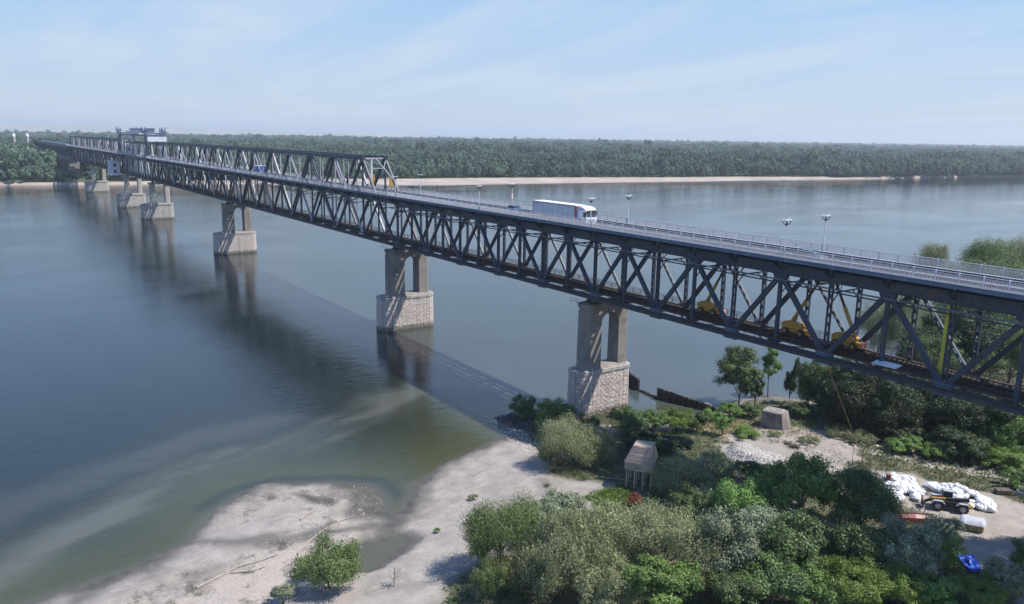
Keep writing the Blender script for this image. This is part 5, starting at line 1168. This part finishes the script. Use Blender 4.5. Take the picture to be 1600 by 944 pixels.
def inpoly(poly):
    xs_ = [p[0] for p in poly]; ys_ = [p[1] for p in poly]
    def f(rs):
        while True:
            x, y = rs.uniform(min(xs_), max(xs_)), rs.uniform(min(ys_), max(ys_))
            if inside(np.array([[x, y]]), poly)[0]: return x, y
    return f
rocks('riprap', 420, inpoly([(-6.8, -16.5), (-6.5, -11.5), (-1, -8.5), (4, -10.5), (5, -14), (0, -17.5)]), .25, .55, M['rockd'], 'dark boulders at the water edge left of the first pier', 'rocks', 4, 1.1)
rocks('riprap', 420, inpoly([(-2, -19.5), (1, -16.5), (9, -16), (14, -19.5), (13, -23), (6, -21)]), .12, .3, M['rockl'], 'pale broken stones on the sand below the dark boulders', 'rocks', 5)
rocks('riprap', 500, inpoly([(2, 2), (9, -4), (13, 0), (14, 9), (11.5, 8.5), (10, 1)]), .12, .35, M['rockl'], 'stones around the pond at the foot of the first pier', 'rocks', 6)
rocks('stones', 700, inpoly([(38, 22), (52, 27), (66, 34), (62, 40), (50, 36), (40, 30)]), .12, .4, M['rockl'], 'loose rubble along the far side of the dirt road', 'rocks', 7)
rocks('pebbles', 2400, lambda rs: inpoly(BAR)(rs), .03, .09, M['rockl'], 'scattered pebbles on the gravel bar', 'pebbles', 8)
rocks('pebbles', 500, lambda rs: inpoly(BEACH)(rs), .03, .09, M['rockl'], 'scattered small stones on the grey sand beach', 'pebbles', 9)
rocks('gravel', 1500, inpoly(GBANK), .06, .16, M['rockl'], 'pale gravel heaped on the bank beside the track', 'gravel', 10)
# driftwood
def log(pts, r, label, branches=0, sd_=1):
    rs = random.Random(sd_); x0, y0 = pts[0]; root = empty('driftwood', (x0, y0, ground_z(x0, y0)), 0, label, 'driftwood'); mb = MB(); n = len(pts)-1; z0 = ground_z(x0, y0)
    P = [Vector((x-x0, y-y0, ground_z(x, y)-z0+r*.6+.05)) for x, y in pts]
    for i in range(n): mb.tube(P[i], P[i+1], r*(1-.7*i/n), r*(1-.7*(i+1)/n), 7)
    mb.build('stem', M['deadwood'], root)
    if branches:
        mb = MB()
        for i in range(branches): k = rs.randint(0, n-1); s = P[k].lerp(P[k+1], rs.random()); mb.tube(s, s+Vector((rs.uniform(-1, 1), rs.uniform(-1, 1), rs.uniform(0, .6))), r*.35, r*.1, 5)
        mb.build('branches', M['deadwood'], root)
log([(22.6, -77.0), (21.6, -74.5), (20.4, -71.8), (20.8, -69.4), (20.6, -66.8)], .14, 'long bleached driftwood trunk at the bottom left of the gravel bar', 7, 2)
log([(21.4, -72.8), (22.6, -70.6), (22.4, -69)], .12, 'dark forked driftwood branch beside the long bleached trunk', 6, 3)
log([(21.8, -64.8), (19.6, -62.6), (17.9, -60.2), (16.4, -56.9), (15.7, -54.6)], .13, 'thin pale driftwood pole lying across the gravel bar', 2, 4)
log([(14.0, -61.6), (12.9, -60.2), (12.6, -59.6)], .13, 'short pale driftwood stick near the water on the gravel bar', 1, 5)
log([(14.5, -34.5), (13.5, -32.3)], .1, 'short curved stick on the grey sand beach', 3, 6)
log([(26, -19.8), (29, -17.6), (33.5, -14.6), (36, -13.5)], .14, 'long dark planks and sticks lying below the stilt hut', 9, 7)
# brown dry shrub on the sand
root = empty('dry_bush', (24.2, -27.9, ground_z(24.2, -27.9)), 0, 'small brown dry bush on the sand left of the stilt hut', 'bush'); mb = MB(); rs = random.Random(4)
for i in range(60): a = rs.uniform(0, 6.3); l = rs.uniform(.5, 1.1); mb.tube((rs.uniform(-.3, .3), rs.uniform(-.3, .3), 0), (math.cos(a)*l, math.sin(a)*l, rs.uniform(.2, .9)), .02, .008, 3, False)
mb.build('twigs', M['rockb'] if 'rockb' in M else M['deadwood'], root)
# ------------------------------------------------------------------ work yard
YZ = lambda x, y: ground_z(x, y)
def telehandler(x, y, rz):
    root = empty('telehandler', (x, y, YZ(x, y)), rz, 'dark telescopic loader with yellow boom parked beside the white sacks', 'loader')
    mb = MB(); mb.prism([(-2.2, .55), (2.0, .55), (2.3, .9), (2.1, 1.35), (-1.0, 1.45), (-2.3, 1.2)], -.75, .75, 'y'); mb.build('body', M['black'], root)
    mb = MB(); mb.prism([(-.3, 1.3), (1.1, 1.3), (1.0, 2.0), (.75, 2.45), (-.35, 2.5)], -.95, -.1, 'y'); mb.build('cab', M['glass'], root); mb = MB(); mb.box(-.45, .85, -1.0, -.05, 2.5, 2.6)
    for q in ((-.35, -.97), (1.05, -.97), (-.35, -.12), (1.05, -.12)): mb.beam((q[0], q[1], 1.2), (q[0]*.85, q[1], 2.5), .07, .07)
    mb.build('cab_frame', M['steel_far'], root)
    for X in (-1.55, 1.55):
        for Y in (-1.0, 1.0): wheel(root, X, Y, .72, .72, .42, hub='steel_far'); mb = MB(); mb.prism([(X-.85, 1.15), (X-.5, 1.5), (X+.5, 1.5), (X+.85, 1.15), (X+.8, 1.05), (X+.45, 1.4), (X-.45, 1.4), (X-.8, 1.05)], Y-.25, Y+.25, 'y'); mb.build('mudguard', M['steel_far'], root)
    mb = MB(); mb.beam((-2.3, .35, 1.9), (.6, .35, 1.56), .38, .4); mb.build('boom', M['black'], root); mb = MB(); mb.beam((.6, .35, 1.56), (2.4, .35, 1.35), .36, .4); mb.build('boom_nose', M['yellow'], root)
    mb = MB(); mb.beam((2.3, .35, 1.35), (3.3, .35, .7), .3, .32); mb.box(3.3, 3.45, -.5, 1.2, .15, 1.1); mb.beam((3.4, -.2, .2), (4.5, -.2, .15), .12, .06); mb.beam((3.4, .9, .2), (4.5, .9, .15), .12, .06); mb.build('fork_carriage', M['rust'], root)
    mb = MB(); sphere(mb, (-2.65, -.3, .7), .38, 10, 6); mb.build('tank', M['yellow'], root, smooth=True)
telehandler(61.6, 14.6, R(215))
M['sack'] = mat('white_woven_sacks', (.72, .73, .75), (.55, .57, .6), 2.5, .8, 0, .5, 7, objvar=.08)
sack_me = []
for i in range(5):
    rs = random.Random(40+i); mb = MB(); vs = []; n, k = 10, 6
    sphere(mb, (0, 0, .3), .62, n, k, (1.15, .85, .62)); mb.v = [(x*(1+.16*math.sin(3*y+i)+rs.uniform(-.07, .07)), y*(1+rs.uniform(-.1, .1)), max(0, z*(1+rs.uniform(-.15, .15)))) for x, y, z in mb.v]; sack_me.append(mb.mesh('sack', M['sack'], smooth=False))
def heap(cx, cy, rx, ry, n, hmax, label, sd_):
    rs = random.Random(sd_)
    for i in range(n):
        a = rs.uniform(0, 6.3); q = math.sqrt(rs.random()); x, y = cx+rx*q*math.cos(a), cy+ry*q*math.sin(a); z = YZ(x, y)+hmax*max(0, 1-q)*rs.uniform(.1, 1)
        o = link('sack', rs.choice(sack_me), None, (x, y, z), (rs.uniform(-.5, .5), rs.uniform(-.5, .5), rs.uniform(0, 6.3)), [rs.uniform(.8, 1.35)]*3); tag(o, label, 'sack', label.replace('white woven sack ', 'sacks '))
heap(61.0, 19.6, 4.6, 2.2, 62, 1.3, 'white woven sack in the big heap behind the loader', 1)
heap(55.2, 14.2, 2.4, 3.0, 44, .7, 'white woven sack in the spread heap left of the loader', 2)
heap(53.6, 17.8, 2.6, 1.3, 20, .4, 'white woven sack scattered behind the rusty barrel', 3)
# red hull
root = empty('boat', (60.6, 7.2, YZ(60.6, 7.2)), R(52), 'dark red steel hull lying upside down behind the silver poplar', 'boat'); mb = MB(); vs = []; st = [(-2.6, .35, .6), (-1.8, .85, .95), (0, 1.0, 1.05), (1.6, .9, .95), (2.6, .75, .8)]
for x, w, h in st: vs += [(x, -w, .1), (x, -w*.8, h*.7), (x, -w*.25, h), (x, w*.25, h), (x, w*.8, h*.7), (x, w, .1)]
fs = [];
for i in range(4):
    for j in range(5): fs.append((i*6+j, i*6+j+1, (i+1)*6+j+1, (i+1)*6+j))
fs += [(0, 5, 4, 3, 2, 1), (24, 25, 26, 27, 28, 29)]; mb.add(vs, fs); mb.build('hull', M['redhull'] if 'redhull' in M else mat('dark_red_hull', (.15, .015, .022), (.09, .012, .016), 1.5, .4), root)
mb = MB(); mb.beam((-2.7, 0, 1.05), (2.7, 0, 1.0), .12, .12); mb.build('keel', M['rust'], root)
# pallet stack with grey sheet
root = empty('pallet_stack', (66.2, 11.6, YZ(66.2, 11.6)), R(28), 'stack of yellowish crates under a grey sheet in front of the loader', 'crates')
for i in range(3):
    for j in range(4):
        mb = MB(); mb.box(-1.25+i*.85, -1.25+i*.85+.8, -.8, .8, .1+j*.32, .1+j*.32+.27); mb.build('crate', M['crate'] if 'crate' in M else M.setdefault('crate', mat('yellow_crate', (.45, .34, .14), (.33, .25, .1), 3, .7, objvar=.25)), root)
mb = MB(); n = 12; vs = [(-1.5+3*i/n+random.uniform(-.05, .05), -1.1+2.2*j/6, 1.45+random.uniform(-.06, .1)-(.5 if j in (0, 6) else 0)*(1) - (.35 if i in (0, n) else 0)) for i in range(n+1) for j in range(7)]
mb.add(vs, [(i*7+j, (i+1)*7+j, (i+1)*7+j+1, i*7+j+1) for i in range(n) for j in range(6)]); mb.build('sheet', mat('grey_tarpaulin', (.42, .44, .5), (.33, .35, .42), 2, .6, 0, .4, 5), root, smooth=True)
# blue tarpaulin
mb = MB(); nx, ny = 16, 12; rs = random.Random(6); hx = [[.12+.3*abs(math.sin(i*1.1+j*.35))*rs.uniform(.6, 1)+(.45 if 4 < i < 11 and 3 < j < 9 else 0) for j in range(ny+1)] for i in range(nx+1)]
mb.add([(-2+4*i/nx+rs.uniform(-.06, .06), -1.1+2.2*j/ny*(1-.25*(i/nx))+rs.uniform(-.06, .06), hx[i][j]) for i in range(nx+1) for j in range(ny+1)], [(i*(ny+1)+j, (i+1)*(ny+1)+j, (i+1)*(ny+1)+j+1, i*(ny+1)+j+1) for i in range(nx) for j in range(ny)])
tag(mb.build('tarpaulin', mat('blue_tarpaulin', (.015, .08, .5), (.01, .06, .38), 2, .4, 0, .3, 5), None, (70.9, 1.4, YZ(70.9, 1.4)), rot=(0, 0, R(-40))), 'bright blue tarpaulin crumpled on the ground of the yard', 'tarpaulin')
mb = MB(); mb.tube((0, 0, 0), (0, 0, 1.0), .36, n=16)
for z in (.05, .35, .68, .95): mb.tube((0, 0, z-.02), (0, 0, z+.02), .385, n=16)
tag(mb.build('barrel', M['rustred'] if 'rustred' in M else mat('rust_red_barrel', (.17, .07, .04), (.1, .045, .03), 3, .8), None, (51.6, 16.6, YZ(51.6, 16.6))), 'rusty brown barrel at the left end of the white sacks', 'barrel')
def pallet(x, y, rz, label, k=1):
    root = empty('pallet', (x, y, YZ(x, y)), rz, label, 'pallet')
    for q in range(k):
        for i in range(7): mb = MB(); mb.box(-1+i*.3, -1+i*.3+.2, -.6, .6, .12+q*.2, .16+q*.2); mb.build('plank', M['wood'], root)
        for j in (-.5, 0, .5): mb = MB(); mb.box(-1, 1.1, j-.05, j+.05, .02+q*.2, .12+q*.2); mb.build('plank', M['wood'], root)
pallet(56.7, 16.6, .3, 'single grey pallet between the two heaps of sacks'); pallet(63.6, 26.2, .9, 'stack of old pallets on the slope left of the coiled hose', 4); pallet(56.6, 20.6, 1.2, 'dark pallet behind the heaps of white sacks', 2)
mb = MB()
for k in range(9):
    r_ = .75-.03*(k % 3); z = .1+.09*k
    for i in range(20): a, b_ = 2*math.pi*i/20, 2*math.pi*(i+1)/20; mb.tube((r_*math.cos(a), r_*math.sin(a), z), (r_*math.cos(b_), r_*math.sin(b_), z), .05, n=4, cap=False)
tag(mb.build('hose_coil', M['steel_far'], None, (65.6, 27.6, YZ(65.6, 27.6))), 'coiled pale hose at the edge of the yard by the slope', 'hose')
mb = MB(); ps = [(61.8, 26.2), (65, 25.6), (69, 25.9), (73, 25.2), (77, 23.6)]
for a, b_ in zip(ps[:-1], ps[1:]): mb.tube((*a, YZ(*a)+.06), (*b_, YZ(*b_)+.06), .05, n=5, cap=False)
tag(mb.build('cable', M['deadwood']), 'thin pale cable lying along the edge of the yard', 'cable')
mb = MB(); a, b_ = Vector((50.6, -1.5, 23.2)), Vector((49.0, 15.8, 1.6)); mb.tube(a, b_, .045, n=5); tag(mb.build('rope', mat('orange_rope', (.5, .3, .12), (.4, .22, .1), 3, .8)), 'long orange rope hanging from the span down to the dirt road', 'rope')
for i, (x, y, h) in enumerate(((47.0, 14.0, 6.6), (47.9, 15.2, 6.0), (50.6, 17.6, 6.4))):
    mb = MB(); mb.tube((0, 0, 0), (.1, .05, h), .05, .03, 5); tag(mb.build('pole', M['wood'], None, (x, y, YZ(x, y))), ['leftmost', 'middle', 'rightmost'][i]+' of the three thin upright poles by the hanging rope', 'pole')
mb = MB(); rs = random.Random(2)
for i in range(30): a = rs.uniform(0, 6.3); x, y = rs.uniform(-1.2, 1.2), rs.uniform(-.8, .8); mb.beam((x-math.cos(a)*.6, y-math.sin(a)*.6, rs.uniform(.02, .3)), (x+math.cos(a)*.6, y+math.sin(a)*.6, rs.uniform(.02, .4)), .08, .08)
tag(mb.build('scrap_pile', M['rust'], None, (34.6, 16.4, YZ(34.6, 16.4))), 'small heap of rusty scrap on the pale sand by the track', 'scrap')
# small boat on the far beach
root = empty('rowing_boat', (-606, 281, .2), R(70), 'small dark boat drawn up at the far beach edge', 'boat'); mb = MB(); mb.prism([(-3, 0), (-2, -1), (2, -.9), (3.2, 0), (2, .9), (-2, 1)], 0, .9, 'z', [(-3.2, 0), (-2.1, -1.2), (2.1, -1.1), (3.6, 0), (2.1, 1.1), (-2.1, 1.2)]); mb.build('hull', M['black'], root)
# pale rock band at the foot of the left far bank
rocks('riprap', 900, lambda rs: (lambda y: (farbank_pt(s_at_y(y), 0)[0]+26-rs.uniform(-1, 14), y))(rs.uniform(-190, 60)), .8, 2.0, M['rockl'], 'pale boulders along the foot of the left far bank', 'rocks', 12, .9)
# ------------------------------------------------------------------ haze
mb = MB(); mb.box(-13500, 3000, -2500, 13500, -4.0, 150)
hm = bpy.data.materials.new('haze'); hm.use_nodes = True; n = hm.node_tree.nodes; n.clear(); o = n.new('ShaderNodeOutputMaterial'); v = n.new('ShaderNodeVolumePrincipled')
v.inputs['Color'].default_value = (.80, .90, 1.0, 1); v.inputs['Density'].default_value = HAZE; v.inputs['Anisotropy'].default_value = .2
hm.node_tree.links.new(v.outputs[0], o.inputs['Volume']); hz = mb.build('haze', hm); tag(hz, 'pale summer haze over the river valley', 'haze', kind='stuff')
